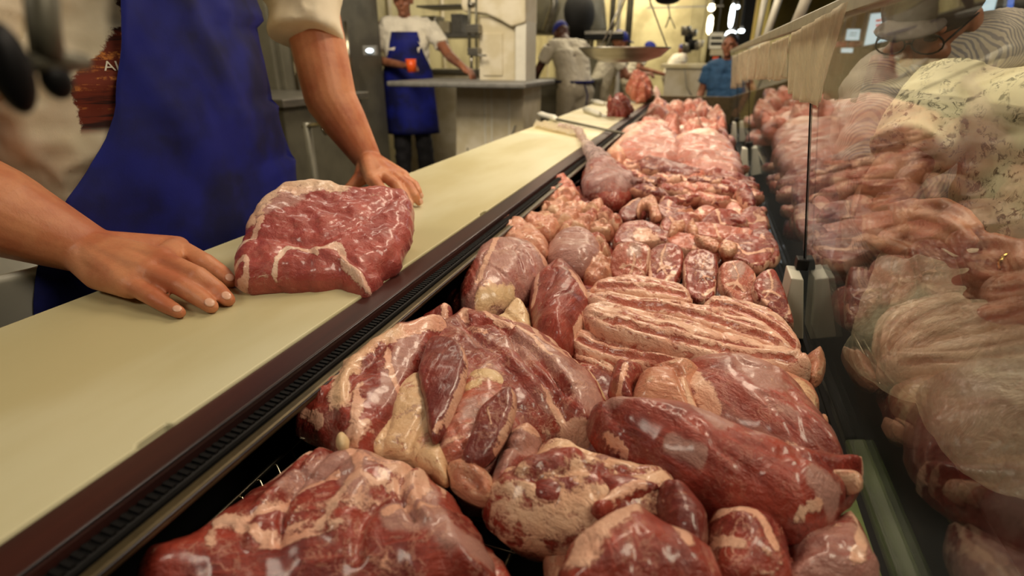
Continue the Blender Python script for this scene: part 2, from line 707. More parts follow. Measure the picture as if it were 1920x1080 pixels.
M['blue'] = plain('blue_apron_cloth', srgb(14, 24, 116), .7, 0, .35, 7, .2, 400, .0008, .3, col2=srgb(9, 13, 62))
M['bone'] = plain('cut_bone', srgb(226, 196, 150), .45, 0, .2, 60, .3, 200, .001)

# ---------------------------------------------------------------- the counter and the glass case
Y0, Y1 = -.45, 4.25
ct = thing('serving_counter', 'long butcher counter with a dark wooden edge and ribbed black rail', 'counter', (-.58, 2, 0))
MB().box(-.74, -.47, Y0, Y1, 0, .915).build('body', M['steeldark'], ct, bevel=.004)
MB().box(-.745, -.395, Y0, Y1, .912, .926).build('support_plate', M['steeldark'], ct, bevel=.002)
MB().box(-.403, -.362, Y0, Y1, .905, .947).build('wood_edge', M['wood'], ct, bevel=.004)
MB().tube([(-.362, Y0, .9475), (-.362, Y1, .9475)], .0011, 6).build('metal_edge_line', M['line'], ct, True)
MB().box(-.3615, -.345, Y0, Y1, .922, .938).build('rubber_rail', M['blackwall'], ct, bevel=.003)
rb = MB()
for i in range(560):
    yy = Y0 + .1 + i * .0068
    rb.box(-.3578, -.3475, yy, yy + .0036, .9375, .9402)
tag(rb.build('rail_ribs', M['blackwall'], ct), 'row of small black ribs along the rail', kind='stuff')
MB().box(-.3445, -.3325, Y0, Y1, .925, .934).build('metal_channel', M['olive'], ct, bevel=.003)
MB().tube([(-.3315, Y0, .933), (-.3315, Y1, .933)], .001, 6).build('channel_lip', M['line'], ct, True)


def board(name, label, ya, yb, mat, notch=None, z=.95):
    pts = [(-.752, ya), (-.401, ya)]
    if notch:
        for n_ in notch:
            pts += [(-.401, n_ - .02), (-.406, n_ - .016), (-.407, n_ + .012), (-.401, n_ + .014)]
    pts += [(-.401, yb), (-.752, yb)]
    m = MB()
    k = len(pts)
    vs = [(x, y, .9262) for x, y in pts] + [(x, y, z) for x, y in pts]
    fs = [tuple(range(k))[::-1], tuple(range(k, 2 * k))] + [(i, (i + 1) % k, k + (i + 1) % k, k + i) for i in range(k)]
    m.add(vs, fs)
    o = m.build(name, mat, None, bevel=.0022)
    return tag(o, label, 'cutting board')


board('cutting_board', 'long yellowed plastic cutting board under the butcher\'s hands with a notched edge', Y0, 2.26, M['board'], [.25, 1.0])
board('cutting_board', 'paler cutting board section beyond the bag of meat, under the sharpening steel', 2.266, 3.28, M['board2'], None, .949)
board('cutting_board', 'farthest cutting board section under the lump of pork ribs', 3.286, Y1 - .02, M['board2'], None, .95)

cs = thing('display_case', 'deep glass fronted meat display case with a black interior', 'display case', (-.1, 2, 0))
MB().box(-.468, -.46, Y0, Y1, .5, .905).build('inner_wall', M['blackwall'], cs)
MB().box(-.46, .2, Y0, Y1, .50, .52).build('case_floor', M['blackwall'], cs)
MB().box(.209, .34, Y0, Y1, .0, .795).build('outer_panel', M['blackwall'], cs, bevel=.003)
MB().box(.182, .204, Y0, .62, .80, .820).build('bottom_channel', M['green'], cs, bevel=.004)
MB().box(.190, .204, .622, Y1, .80, .820).build('bottom_channel', M['blackwall'], cs, bevel=.003)
MB().box(-.46, .2, Y1 + .005, Y1 + .02, .5, 1.0).build('end_panel', M['olive'], cs, bevel=.003)
MB().box(-.46, .236, Y0, Y1, .0, .06).build('plinth', M['black'], cs)


def gx(z):
    return .19 - .16 * (z - .93)


SEAMS = [-.45, .925, 2.32, 3.3, 4.22]
for i in range(4):
    a, b = SEAMS[i] + .002, SEAMS[i + 1] - .002
    zs = (.823, 1.285)
    t = .0045
    vs = []
    for z in zs:
        for y in (a, b):
            for k in (0, 1):
                vs.append((gx(z) + k * t, y, z))
    m = MB().add(vs, [(0, 2, 3, 1), (4, 5, 7, 6), (0, 1, 5, 4), (2, 6, 7, 3), (0, 4, 6, 2), (1, 3, 7, 5)])
    g = m.build('glass_pane', M['glass'], cs)
    g['label'] = ['near glass pane beside the big shoulder cuts', 'second glass pane beyond the thin dark seam', 'third glass pane beside the pale slabs', 'farthest glass pane beside the pork'][i]
    if i:
        y = SEAMS[i]
        MB().tube([(gx(.94) - .001, y, .94), (gx(1.27) - .001, y, 1.27)], .0012, 6).build('seam_strip', M['black'], cs, True)
        br = thing_part = None
        for s in (0,):
            vs = []
            for z, w in ((.822, .036), (.925, .020)):
                for yy in (y - .05, y + .012):
                    vs += [(gx(z) - w - .006, yy, z), (gx(z) - .008 if z > .9 else gx(z) - .005, yy, z)]
            m = MB().add(vs, [(0, 2, 3, 1), (4, 5, 7, 6), (0, 1, 5, 4), (2, 6, 7, 3), (0, 4, 6, 2), (1, 3, 7, 5)])
            b_ = m.build('glass_bracket', M['bracket'], cs, bevel=.002)
            MB().box(gx(.93) - .014, gx(.93) + .004, y - .012, y + .012, .926, .944).build('bracket_screw_plate', M['black'], b_, bevel=.002)
M['rail'] = plain('aluminium_rail', srgb(150, 140, 118), .4, .6, .2)
MB().box(gx(1.29) - .006, gx(1.29) + .010, Y0, Y1, 1.283, 1.302).build('top_rail', M['rail'], cs, bevel=.002)

# wire baskets the meat lies in
def rack(label, y0, y1, z=.832):
    r = thing('wire_rack', label, 'rack', (-.13, (y0 + y1) / 2, z), 'wire racks in the display case')
    x0, x1, c = -.386, .148, .03
    path = []
    for cx, cy, a0 in ((x1 - c, y1 - c, 0), (x0 + c, y1 - c, 90), (x0 + c, y0 + c, 180), (x1 - c, y0 + c, 270)):
        for k in range(7):
            a = math.radians(a0 + 15 * k)
            path.append((cx + c * math.cos(a), cy + c * math.sin(a), z + .012))
    path.append(path[0])
    MB().tube(path, .0032, 8, False).build('rim_rod', M['chrome'], r, True)
    low = [(x * 1.0, y, z - .016) for x, y, _ in path]
    low = [((x + .13) * .975 - .13, (y - (y0 + y1) / 2) * .985 + (y0 + y1) / 2, zz) for x, y, zz in low]
    MB().tube(low, .0026, 8, False).build('lower_rod', M['chrome'], r, True)
    k = 0
    n = int((y1 - y0) / .024)
    for i in range(1, n):
        yy = y0 + i * (y1 - y0) / n
        MB().tube([(x0 + .004, yy, z + .012), (x0 + .012, yy, z - .018), (x1 - .012, yy, z - .018), (x1 - .004, yy, z + .012)], .0014, 5).build('cross_wire', M['chrome'], r, True)
    for i in range(1, 4):
        xx = x0 + i * (x1 - x0) / 4
        MB().tube([(xx, y0 + .005, z + .01), (xx, y0 + .012, z - .021), (xx, y1 - .012, z - .021), (xx, y1 - .005, z + .01)], .0022, 5).build('long_wire', M['chrome'], r, True)
    return r


rack('near chrome wire rack under the big shoulder cuts', -.38, .44)
rack('second chrome wire rack under the belly strips and steaks', .46, 1.18)
rack('third chrome wire rack under the bone-in chops', 1.20, 2.02)
rack('fourth chrome wire rack under the pale slabs', 2.04, 3.1)
rack('farthest chrome wire rack under the pork', 3.12, 4.2)

# ---------------------------------------------------------------- meat, nearest first
GH = 'large shoulder and leg cuts at the near end of the case'
cut('shoulder_cut', 'huge dark red shoulder cut lying at the bottom left of the case', [(270, 1092), (372, 1040), (455, 978), (540, 920), (592, 888), (650, 874), (705, 878), (765, 900), (830, 935), (885, 985), (920, 1035), (938, 1095), (925, 1170), (600, 1220), (280, 1200)],
    .868, .045, 'beef', (4, 0), .0032, .05, .012, group=GH, Hb=.012, marb=.6, grain=25, amp=.14, m=.12, fold=.36, paint=[
        ('f', 34, [(690, 915), (760, 955), (700, 1000), (640, 1050)], .5), ('f', 24, [(600, 1070), (540, 1095)], .55), ('m', 36, [(800, 1000), (860, 1080)], .9), ('h', 11, [(560, 985), (520, 1040), (500, 1100)], 6), ('g', 7, [(590, 975), (560, 1030), (550, 1100)], 9), ('g', 7, [(780, 930), (760, 990), (790, 1060)], 8), ('h', 10, [(800, 935), (785, 990), (815, 1060)], 6),
        ('f', 13, [(240, 1085), (330, 1035), (430, 975), (540, 930), (620, 890)]), ('r', 20, [(420, 1040), (480, 1010), (560, 985)]), ('f', 8, [(620, 1080), (660, 1020), (690, 960), (660, 900)]),
        ('m', 22, [(560, 985), (620, 960), (650, 920)]), ('f', 10, [(690, 905), (760, 925), (800, 950), (790, 1010), (740, 1050)]), ('m', 26, [(690, 1010), (680, 960), (720, 930)]), ('f', 7, [(500, 1060), (600, 1000), (650, 970)]),
        ('f', 12, [(430, 1100), (450, 1060), (520, 1090)]), ('m', 30, [(760, 1050), (850, 1060), (900, 1090)]), ('g', 9, [(650, 885), (640, 905), (600, 960), (560, 980)], 9), ('h', 22, [(700, 930), (690, 1000), (650, 1080)], 7),
        ('g', 10, [(740, 1000), (700, 1060), (690, 1120)], 7), ('f', 6, [(830, 950), (840, 1000), (800, 1040)]), ('g', 8, [(500, 1060), (600, 990), (680, 930)], 5), ('f', 9, [(380, 1010), (480, 965), (560, 930)]), ('h', 14, [(400, 1005), (520, 940), (610, 900)], 6),
        ('r', 26, [(860, 1000), (880, 1050)])])
cut('shoulder_slab', 'broad shoulder cut with greyish membrane spread behind the dark flaps', [(835, 625), (865, 612), (920, 618), (985, 642), (1045, 678), (1095, 722), (1130, 758), (1148, 790), (1135, 832), (1105, 858), (1060, 848), (1035, 850), (1005, 880), (960, 930), (890, 950), (830, 930), (770, 880), (720, 850), (700, 790), (740, 720), (790, 660)],
    .868, .048, 'beef', (2, 0), .0036, .05, .01, group=GH, marb=.7, m=.4, grain=-35, amp=.16, paint=[
        ('f', 7, [(870, 640), (905, 690), (960, 650), (1000, 660)]), ('f', 9, [(985, 650), (1050, 690), (1110, 740), (1140, 770)]), ('m', 28, [(950, 690), (1040, 750)]), ('r', 22, [(900, 660), (950, 680)], .9), ('y', 8, [(1085, 715), (1115, 750), (1130, 780)]),
        ('f', 8, [(1020, 800), (1060, 840), (1110, 850)]), ('m', 25, [(1080, 780), (1110, 810)]), ('g', 8, [(870, 650), (900, 710), (980, 730), (1050, 790)], 8), ('r', 18, [(1010, 760), (1045, 800)]), ('h', 14, [(985, 645), (1060, 695), (1120, 755)], 6), ('g', 6, [(880, 660), (940, 680), (1010, 740), (1060, 800)], 9), ('f', 4, [(905, 625), (930, 665), (985, 690), (1030, 740)]), ('f', 5, [(1000, 665), (1015, 700), (1060, 720)]), ('g', 6, [(960, 700), (1000, 770), (1060, 830)], 8), ('h', 10, [(940, 720), (980, 780), (1040, 845)], 5)])
cut('shoulder_fat_fold', 'folded sheet of pale yellow fat hanging below the dark flap', [(748, 735), (790, 712), (815, 760), (838, 820), (845, 880), (838, 915), (800, 895), (750, 868), (700, 862), (690, 850), (720, 810)],
    .898, .016, 'skin', (8, 0), .003, .014, .004, group=GH, f=.8, y=.65, marb=.2, grain=60, amp=.3, paint=[('m', 14, [(780, 790), (760, 830), (720, 850)]), ('g', 6, [(800, 800), (770, 860)], 5), ('g', 5, [(740, 800), (720, 855)], 5)])
cut('round_fold', 'smooth rounded pinkish muscle between the two dark flaps', [(880, 715), (930, 712), (965, 735), (960, 790), (925, 860), (870, 900), (820, 880), (815, 835), (845, 770)],
    .896, .026, 'pork', (6, 0), .003, .03, .004, group=GH, f=.3, m=.45, grain=40, marb=.3, paint=[('y', 16, [(890, 730), (925, 735), (960, 740)]), ('y', 9, [(880, 760), (900, 755)]), ('g', 5, [(850, 830), (870, 870), (900, 880)], 4)])
flank = cut('fatty_flank_cut', 'long cut edged with cream fat, sloping down left of the dark flap', [(835, 622), (846, 645), (815, 690), (796, 740), (772, 795), (742, 838), (705, 880), (665, 893), (638, 880), (622, 850), (580, 832), (556, 810), (568, 768), (596, 740), (646, 704), (704, 670), (765, 640)],
    .89, .04, 'beef', (4, 0), .0032, .045, .008, group=GH, Hb=.016, m=.25, grain=-130, amp=.16, marb=.5, paint=[
        ('y', 17, [(745, 680), (700, 705), (665, 760), (650, 810)], .5), ('f', 9, [(830, 640), (770, 680), (740, 700)]), ('f', 10, [(690, 790), (680, 840), (660, 880)]), ('f', 6, [(735, 720), (745, 760), (760, 790)]), ('m', 17, [(775, 690), (740, 770), (720, 800)]),
        ('r', 9, [(715, 775), (695, 800)]), ('r', 6, [(725, 715), (700, 750), (675, 780)]), ('g', 5, [(735, 705), (705, 745), (675, 775), (665, 815)], 5), ('g', 7, [(815, 655), (780, 720), (740, 800), (690, 870)], -4), ('f', 9, [(700, 850), (650, 890)]),
        ('r', 25, [(590, 770), (600, 800)]), ('f', 6, [(575, 810), (610, 830)]), ('f', 5, [(600, 740), (640, 720)]), ('h', 13, [(755, 670), (700, 710), (665, 770), (655, 830)], 6)])
cut('cartilage_knob', 'shiny white cartilage knob', [(632, 822), (645, 815), (655, 826), (652, 842), (640, 848), (630, 838)], .922, .009, M['bone'], (10, 0), .0015, .009, 0, f=1, amp=.02, parent=flank)
cut('standing_tip', 'narrow dark red tip of meat sticking up beside the wooden edge', [(793, 598), (812, 584), (838, 570), (848, 588), (842, 612), (828, 632), (806, 640), (797, 622)],
    .9, .012, 'beef', (38, 0), .0025, .01, .003, group=GH, grain=80, marb=.2, paint=[('f', 5, [(840, 575), (838, 600), (828, 630)])])
cut('back_trim', 'strip of rough red trimmings along the rail side of the shoulder', [(800, 628), (830, 628), (812, 650), (760, 668), (700, 690), (640, 715), (580, 748), (570, 735), (640, 690), (700, 662), (750, 640)],
    .872, .026, 'beef', (0, 0), .0035, .02, .004, group=GH, grain=20, marb=.6, amp=.5, nsc=60)
cut('dark_flap', 'dark red pointed flap of meat with a white edge, topmost on the shoulder', [(806, 646), (838, 640), (868, 652), (878, 680), (874, 716), (858, 760), (838, 800), (815, 832), (802, 800), (793, 750), (786, 700)],
    .925, .010, 'dark', (10, -8), .0022, .008, .004, group=GH, marb=.25, grain=-85, amp=.2, paint=[('f', 3.5, [(868, 655), (876, 690), (866, 735), (845, 785), (820, 822)])])
cut('second_flap', 'second dark red flap with a thin white edge, right of the first', [(948, 735), (966, 738), (968, 765), (957, 805), (935, 845), (905, 878), (872, 880), (868, 862), (885, 820), (900, 775)],
    .92, .010, 'dark', (12, -8), .0022, .008, .003, group=GH, marb=.5, grain=-80, amp=.2, paint=[('f', 3, [(966, 742), (966, 775), (950, 815), (930, 852)]), ('f', 2, [(920, 780), (926, 810)])])
cut('curled_end', 'curled orange-rimmed end of meat at the bottom of the shoulder pile', [(838, 885), (868, 872), (902, 880), (925, 902), (932, 930), (920, 952), (885, 945), (848, 922)],
    .893, .022, 'skin', (14, 0), .0025, .02, .004, group=GH, f=.3, marb=.2, rim=.004, paint=[('g', 9, [(880, 915), (900, 930)], 9), ('r', 8, [(905, 930)])])
cut('knuckle_joint', 'grey-lilac knuckle joint capped with fat beside the second flap', [(945, 838), (968, 822), (995, 815), (1016, 832), (1012, 866), (992, 900), (968, 940), (942, 958), (915, 950), (918, 915), (930, 880)],
    .888, .030, 'beef', (8, 0), .0028, .03, .006, group=GH, m=.8, marb=.2, paint=[('f', 13, [(965, 835), (1000, 838)]), ('r', 14, [(985, 900), (955, 940)]), ('g', 5, [(950, 870), (980, 880), (1000, 865)], 5)])
lgm = cut('leg_muscle', 'long glossy red leg muscle lying diagonally, the largest on the right', [(1100, 796), (1122, 785), (1180, 780), (1245, 785), (1305, 800), (1365, 830), (1425, 857), (1485, 878), (1545, 893), (1592, 897), (1616, 912), (1606, 938), (1578, 966), (1545, 998), (1505, 1016), (1455, 1008), (1400, 988), (1340, 966), (1280, 942), (1238, 915), (1185, 882), (1140, 858), (1112, 830)],
    .896, .048, 'beef', (3, 3), .0032, .055, .006, group=GH, marb=.22, grain=-22, amp=.07, m=.16, paint=[
        ('f', 5, [(1300, 800), (1380, 838), (1450, 868), (1530, 890), (1605, 905)]), ('m', 20, [(1150, 805), (1200, 795)]), ('m', 22, [(1300, 835), (1330, 870)]), ('m', 14, [(1400, 880), (1480, 900)]), ('f', 7, [(1590, 900), (1610, 915)]), ('m', 18, [(1500, 960), (1540, 975)]), ('g', 6, [(1250, 800), (1340, 850), (1420, 880), (1500, 905)], 5), ('h', 12, [(1420, 868), (1520, 900), (1590, 910)], 5), ('g', 9, [(1440, 930), (1540, 935), (1600, 930)], 6), ('f', 4, [(1190, 785), (1250, 795), (1300, 815)], .8), ('m', 10, [(1240, 890), (1300, 920)]),
        ('g', 5, [(1125, 790), (1140, 830), (1200, 885)], 4), ('f', 3, [(1130, 845), (1180, 880)]), ('r', 10, [(1360, 840), (1385, 850)]), ('f', 5, [(1480, 1005), (1520, 990)])])
cut('tendon_tip', 'pale pinkish tendon tip', [(1500, 888), (1545, 890), (1590, 892), (1612, 902), (1618, 915), (1606, 924), (1588, 912), (1545, 900)], .916, .010, 'skin', (5, 0), .0025, .008, .002, parent=lgm, f=.6, marb=.2)
cut('leg_muscle', 'broad brownish-pink leg muscle behind the long glossy one', [(1270, 712), (1310, 700), (1370, 702), (1430, 722), (1485, 750), (1522, 785), (1552, 830), (1580, 885), (1560, 905), (1480, 892), (1400, 862), (1330, 825), (1290, 795), (1262, 760)],
    .878, .045, 'beef', (2, 0), .0034, .05, .008, group=GH, m=.45, marb=.4, grain=-40, amp=.08, paint=[('m', 30, [(1390, 740), (1420, 780)]), ('f', 11, [(1275, 715), (1300, 770), (1330, 815)]), ('f', 4, [(1380, 850), (1480, 885)])])
cut('skin_fold', 'smooth orange-tan fatty fold at the head of the leg muscle', [(1186, 772), (1184, 742), (1205, 712), (1245, 700), (1290, 700), (1318, 722), (1300, 745), (1310, 790), (1345, 832), (1300, 806), (1245, 788)],
    .892, .026, 'skin', (4, 0), .003, .024, .006, group=GH, f=.25, marb=.15, paint=[('g', 5, [(1265, 735), (1272, 765), (1300, 800)], 6), ('g', 4, [(1205, 715), (1245, 722), (1275, 738)], 6), ('f', 5, [(1270, 740), (1290, 780), (1320, 815)])])
cut('cube_chunk', 'small blocky red chunk tucked left of the tan fold', [(1142, 722), (1152, 700), (1178, 703), (1206, 712), (1188, 745), (1190, 778), (1165, 776), (1140, 748)],
    .882, .03, 'beef', (5, 0), .003, .016, .002, group=GH, marb=.5, paint=[('f', 5, [(1158, 765), (1168, 725)])])
cut('fat_tail', 'tapering pale fat tail behind the leg muscle near the glass', [(1385, 716), (1450, 712), (1515, 735), (1535, 760), (1532, 785), (1510, 802), (1480, 780), (1440, 748), (1400, 732)],
    .888, .02, 'skin', (2, 0), .003, .018, .004, group=GH, f=.6, y=.4, marb=.2, paint=[('r', 5, [(1400, 722), (1470, 725), (1530, 760)])])
fsh = cut('front_shoulder', 'tan-skinned shoulder cut with an oval red eye at the bottom centre', [(902, 962), (925, 925), (960, 900), (985, 890), (1005, 862), (1040, 848), (1082, 856), (1100, 872), (1150, 888), (1205, 902), (1252, 912), (1275, 940), (1290, 985), (1260, 1030), (1200, 1048), (1120, 1048), (1050, 1040), (985, 1028), (935, 1008)],
    .88, .042, 'beef', (4, 0), .0034, .045, .006, group=GH, f=.5, y=.25, m=.2, marb=.5, fold=.36, grain=-10, amp=.14, paint=[
        ('r', 22, [(1015, 935), (1060, 930)]), ('f', 30, [(960, 985), (1050, 1010), (1130, 1000)], .8), ('r', 14, [(1150, 905), (1230, 915)]), ('r', 16, [(1120, 965), (1180, 975)], .9), ('y', 12, [(990, 895), (1050, 885), (1100, 895)], .4), ('f', 9, [(1100, 930), (1160, 925), (1240, 925)]), ('g', 7, [(985, 905), (960, 950), (1010, 965), (1100, 950)], 6), ('h', 14, [(1000, 930), (1070, 925)], 5), ('g', 6, [(1100, 905), (1180, 950), (1240, 935)], 6),
        ('m', 12, [(1120, 910), (1180, 930)])])
cut('lean_slab', 'dark red lean slab', [(1110, 905), (1160, 900), (1215, 912), (1245, 925), (1215, 935), (1160, 952), (1125, 975), (1105, 955), (1135, 935)],
    .915, .012, 'beef', (6, 0), .003, .01, .002, parent=fsh, marb=.6, grain=15, paint=[('f', 7, [(1200, 925), (1130, 950)])])
cut('lean_eye', 'oval red eye of lean meat', [(990, 922), (1012, 906), (1048, 903), (1075, 918), (1070, 940), (1035, 956), (1002, 948)], .909, .012, 'beef', (6, 0), .0025, .012, .002, parent=fsh, marb=.3, m=.2, rim=.003)
cut('red_wedge', 'smooth dark red wedge standing up in front of the long leg muscle', [(1232, 925), (1268, 916), (1300, 942), (1322, 972), (1326, 1012), (1312, 1052), (1290, 1045), (1255, 1025), (1236, 985)],
    .912, .022, 'dark', (10, 0), .0028, .016, .004, group=GH, marb=.1, amp=.06, paint=[('f', 3, [(1322, 968), (1327, 1015)]), ('g', 4, [(1262, 920), (1245, 960), (1240, 1000)], 3)])
cut('front_lump', 'blurred pinkish lump with a pale fatty end at the very bottom centre', [(1055, 1062), (1085, 1020), (1140, 985), (1180, 970), (1215, 985), (1255, 1010), (1300, 1035), (1345, 1080), (1340, 1180), (1050, 1180)],
    .905, .04, 'beef', (4, 0), .0034, .045, .006, group=GH, m=.2, marb=.5, grain=-60, paint=[('f', 32, [(1180, 990), (1130, 1050), (1090, 1100)]), ('f', 12, [(1260, 1040), (1280, 1090)]), ('r', 5, [(1200, 1000), (1215, 1030)])])
cut('striped_rib_piece', 'red piece streaked with white fat at the bottom, right of the wedge', [(1322, 985), (1365, 975), (1425, 985), (1465, 1015), (1480, 1060), (1475, 1130), (1340, 1130), (1325, 1060)],
    .88, .035, 'beef', (3, 0), .0034, .035, .004, group=GH, marb=1, grain=60, paint=[('f', 9, [(1335, 1000), (1400, 1020), (1440, 1080)]), ('f', 6, [(1370, 985), (1440, 1000)]), ('f', 7, [(1330, 1040), (1380, 1080)])])
cut('end_piece', 'purplish end piece with ragged tan fat beside the glass channel', [(1455, 1018), (1510, 1012), (1555, 995), (1580, 980), (1608, 1010), (1632, 1060), (1640, 1120), (1470, 1130), (1470, 1060)],
    .868, .032, 'beef', (0, 0), .0034, .03, .004, group=GH, m=.55, marb=.5, grain=15, paint=[('f', 13, [(1575, 990), (1600, 1040), (1590, 1090)]), ('r', 4, [(1590, 1005), (1612, 1050)])])
cut('hidden_trim', 'pale trim half hidden under the leg muscle, beside the tan shoulder', [(1090, 868), (1125, 862), (1175, 885), (1230, 905), (1240, 925), (1180, 915), (1120, 900)],
    .862, .02, 'skin', (0, 0), .004, .02, group=GH, f=.5, marb=.5)
cut('low_trim', 'tan trim lying low over the rack wires at the bottom centre', [(1020, 1040), (1060, 1030), (1100, 1050), (1110, 1120), (1035, 1120)], .855, .02, 'skin', (0, 0), .004, .02, group=GH, f=.4, marb=.3)
cut('corner_knob', 'knobbly orange fat knob touching the glass below the belly strips', [(1502, 685), (1520, 668), (1535, 662), (1546, 680), (1545, 705), (1535, 722), (1515, 722)], .885, .022, 'skin', (5, 0), .003, .02, .004, group='belly strips', f=.3, marb=.6, amp=.3, nsc=70)
cut('corner_knob', 'small orange fat knob low by the glass, under the fat tail', [(1515, 800), (1535, 785), (1550, 792), (1552, 808), (1538, 818), (1520, 815)], .87, .016, 'skin', (5, 0), .003, .014, .003, f=.2, marb=.6, amp=.3, nsc=70)

# belly strips
GB = 'belly strips'
BS = [
    ([(1066, 672), (1105, 676), (1140, 692), (1158, 712), (1146, 732), (1115, 722), (1080, 705)], .862, .022, 'lowest frayed end of a belly strip'),
    ([(1072, 640), (1105, 632), (1160, 655), (1215, 672), (1280, 690), (1330, 708), (1290, 716), (1200, 708), (1120, 692), (1070, 668)], .876, .024, 'fringed belly strip in front, half hidden under the long one'),
    ([(1105, 548), (1135, 535), (1185, 532), (1240, 540), (1280, 552), (1300, 572), (1290, 585), (1230, 578), (1160, 570), (1110, 565)], .908, .022, 'short pale belly strip at the top, nearest the steaks'),
    ([(1320, 575), (1370, 575), (1425, 590), (1465, 612), (1492, 645), (1502, 680), (1485, 688), (1440, 655), (1380, 622), (1320, 598)], .905, .022, 'upper right belly strip curving toward the glass'),
    ([(1100, 565), (1150, 565), (1220, 578), (1300, 588), (1370, 605), (1430, 632), (1478, 665), (1500, 690), (1440, 682), (1370, 652), (1290, 628), (1200, 605), (1130, 592), (1100, 582)], .902, .024, 'belly strip between the short pale one and the longest one'),
    ([(1088, 608), (1108, 590), (1150, 592), (1220, 607), (1300, 630), (1380, 655), (1450, 672), (1498, 684), (1518, 712), (1470, 716), (1400, 712), (1330, 702), (1250, 682), (1170, 662), (1110, 640)], .894, .028, 'longest belly strip with a broad pale face in front'),
]
for i, (ol, z0, H, lb) in enumerate(BS):
    q = np.array(ol, float)
    nn = len(q) // 2
    ps = []
    lo, hi = q[:nn + 1], q[nn:][::-1]
    for fr in (.25, .5, .78):
        a_ = crom(q[:nn + 1], 9, False)
        b_ = crom(np.r_[q[nn:], q[:1]][::-1], 9, False)
        ln = a_ * fr + b_ * (1 - fr)
        ps.append((ln, fr))
    pt = [('r', 2.6, ps[0][0][1:-1], .95), ('g', 3, ps[0][0], 5), ('r', 2.2, ps[1][0][2:-2], .8), ('g', 2.6, ps[1][0], 4.5), ('g', 2.6, ps[2][0], 4), ('h', 6, ps[0][0] * .5 + ps[1][0] * .5, 3)]
    cut('belly_strip', lb, ol, z0, H, 'pork', (8, 0), .0028, .014, .004, pt, f=.72, marb=.7, grain=-18, amp=.22, nsc=22, group=GB)

# shank and knuckle cuts at the left
GS = 'knuckle and shank cuts against the left wall'
cut('knuckle_cut', 'big rounded knuckle cut with silvery lilac membrane, left of the belly strips', [(862, 560), (872, 520), (900, 490), (945, 474), (990, 480), (1022, 500), (1030, 518), (1012, 548), (975, 578), (935, 600), (890, 608), (866, 592)],
    .888, .05, 'beef', (4, 0), .003, .055, .008, group=GS, m=.62, marb=.5, grain=-60, amp=.08, paint=[('f', 5, [(935, 490), (920, 530), (900, 575)]), ('m', 22, [(960, 520), (930, 560)]), ('f', 6, [(890, 500), (875, 550)]), ('r', 12, [(885, 540), (880, 570)]), ('f', 6, [(1000, 490), (1020, 515)]), ('y', 8, [(900, 600), (960, 580)])])
cut('shank_cut', 'smooth red shank cut standing beside the knuckle, framed with fat', [(992, 570), (1002, 540), (1030, 522), (1062, 518), (1092, 545), (1110, 578), (1108, 610), (1085, 650), (1060, 678), (1030, 675), (1000, 650), (990, 610)],
    .888, .045, 'beef', (4, 0), .003, .045, .006, group=GS, marb=.2, grain=80, amp=.08, paint=[('f', 7, [(1078, 530), (1098, 570), (1108, 600), (1080, 650)]), ('f', 4, [(1010, 540), (1000, 600)]), ('f', 6, [(1070, 560), (1098, 590)])])
cut('fat_flap', 'yellowish ragged flap of fat below the silvery knuckle', [(868, 612), (905, 602), (940, 598), (965, 565), (985, 575), (995, 612), (988, 636), (955, 630), (915, 622), (880, 622)],
    .898, .012, 'skin', (12, 0), .0028, .01, .002, group=GS, f=.9, y=.9, amp=.4, nsc=50, marb=.3, paint=[('g', 4, [(950, 600), (975, 625)], 4)])
cut('dark_chunk', 'dark chunk under the yellowish fat flap', [(868, 618), (930, 628), (985, 640), (1005, 668), (960, 668), (900, 655), (868, 640)], .868, .022, 'dark', (0, 0), .004, .02, group=GS, marb=.4)  # chunk in the darker meat colour
cut('lilac_cut', 'smaller lilac-grey rounded cut behind the silvery knuckle', [(1024, 478), (1040, 455), (1075, 448), (1112, 455), (1130, 478), (1126, 505), (1095, 520), (1055, 516), (1028, 500)],
    .895, .035, 'beef', (4, 0), .003, .04, .004, group=GS, m=.85, marb=.2, grain=10, amp=.08, paint=[('f', 5, [(1112, 455), (1128, 480), (1120, 508)])])
cut('orange_fat_cut', 'orange-fat covered shank piece by the left wall, top left of the pile', [(920, 455), (926, 432), (955, 424), (1000, 440), (1026, 462), (1030, 492), (1000, 490), (960, 478), (930, 470)],
    .898, .032, 'skin', (4, 0), .003, .03, .004, group=GS, f=.3, marb=.8, amp=.2, nsc=50, paint=[('r', 8, [(985, 470), (1015, 480)]), ('r', 6, [(930, 460), (945, 440)])])
cut('brown_bone_end', 'brownish cut end with bone at the left wall above the orange fat', [(965, 425), (985, 412), (1018, 411), (1045, 420), (1052, 436), (1030, 450), (990, 440)],
    .9, .025, 'skin', (4, 0), .003, .022, .003, group=GS, f=.2, y=.5, marb=1, amp=.35, nsc=60)
cut('between_trim', 'bony trimming between the shank and the first steak', [(1090, 505), (1125, 490), (1150, 500), (1150, 530), (1120, 545), (1095, 535)], .885, .025, 'skin', (4, 0), .003, .02, .003, group=GS, f=.2, marb=1, amp=.4, nsc=70)
cut('low_red_filler', 'plain red trimming showing between shank and belly strips', [(1085, 640), (1062, 690), (1010, 670), (960, 650), (1000, 640), (1060, 600), (1110, 560), (1110, 610)], .862, .025, 'beef', (0, 0), .005, .02, group=GS, marb=.6)

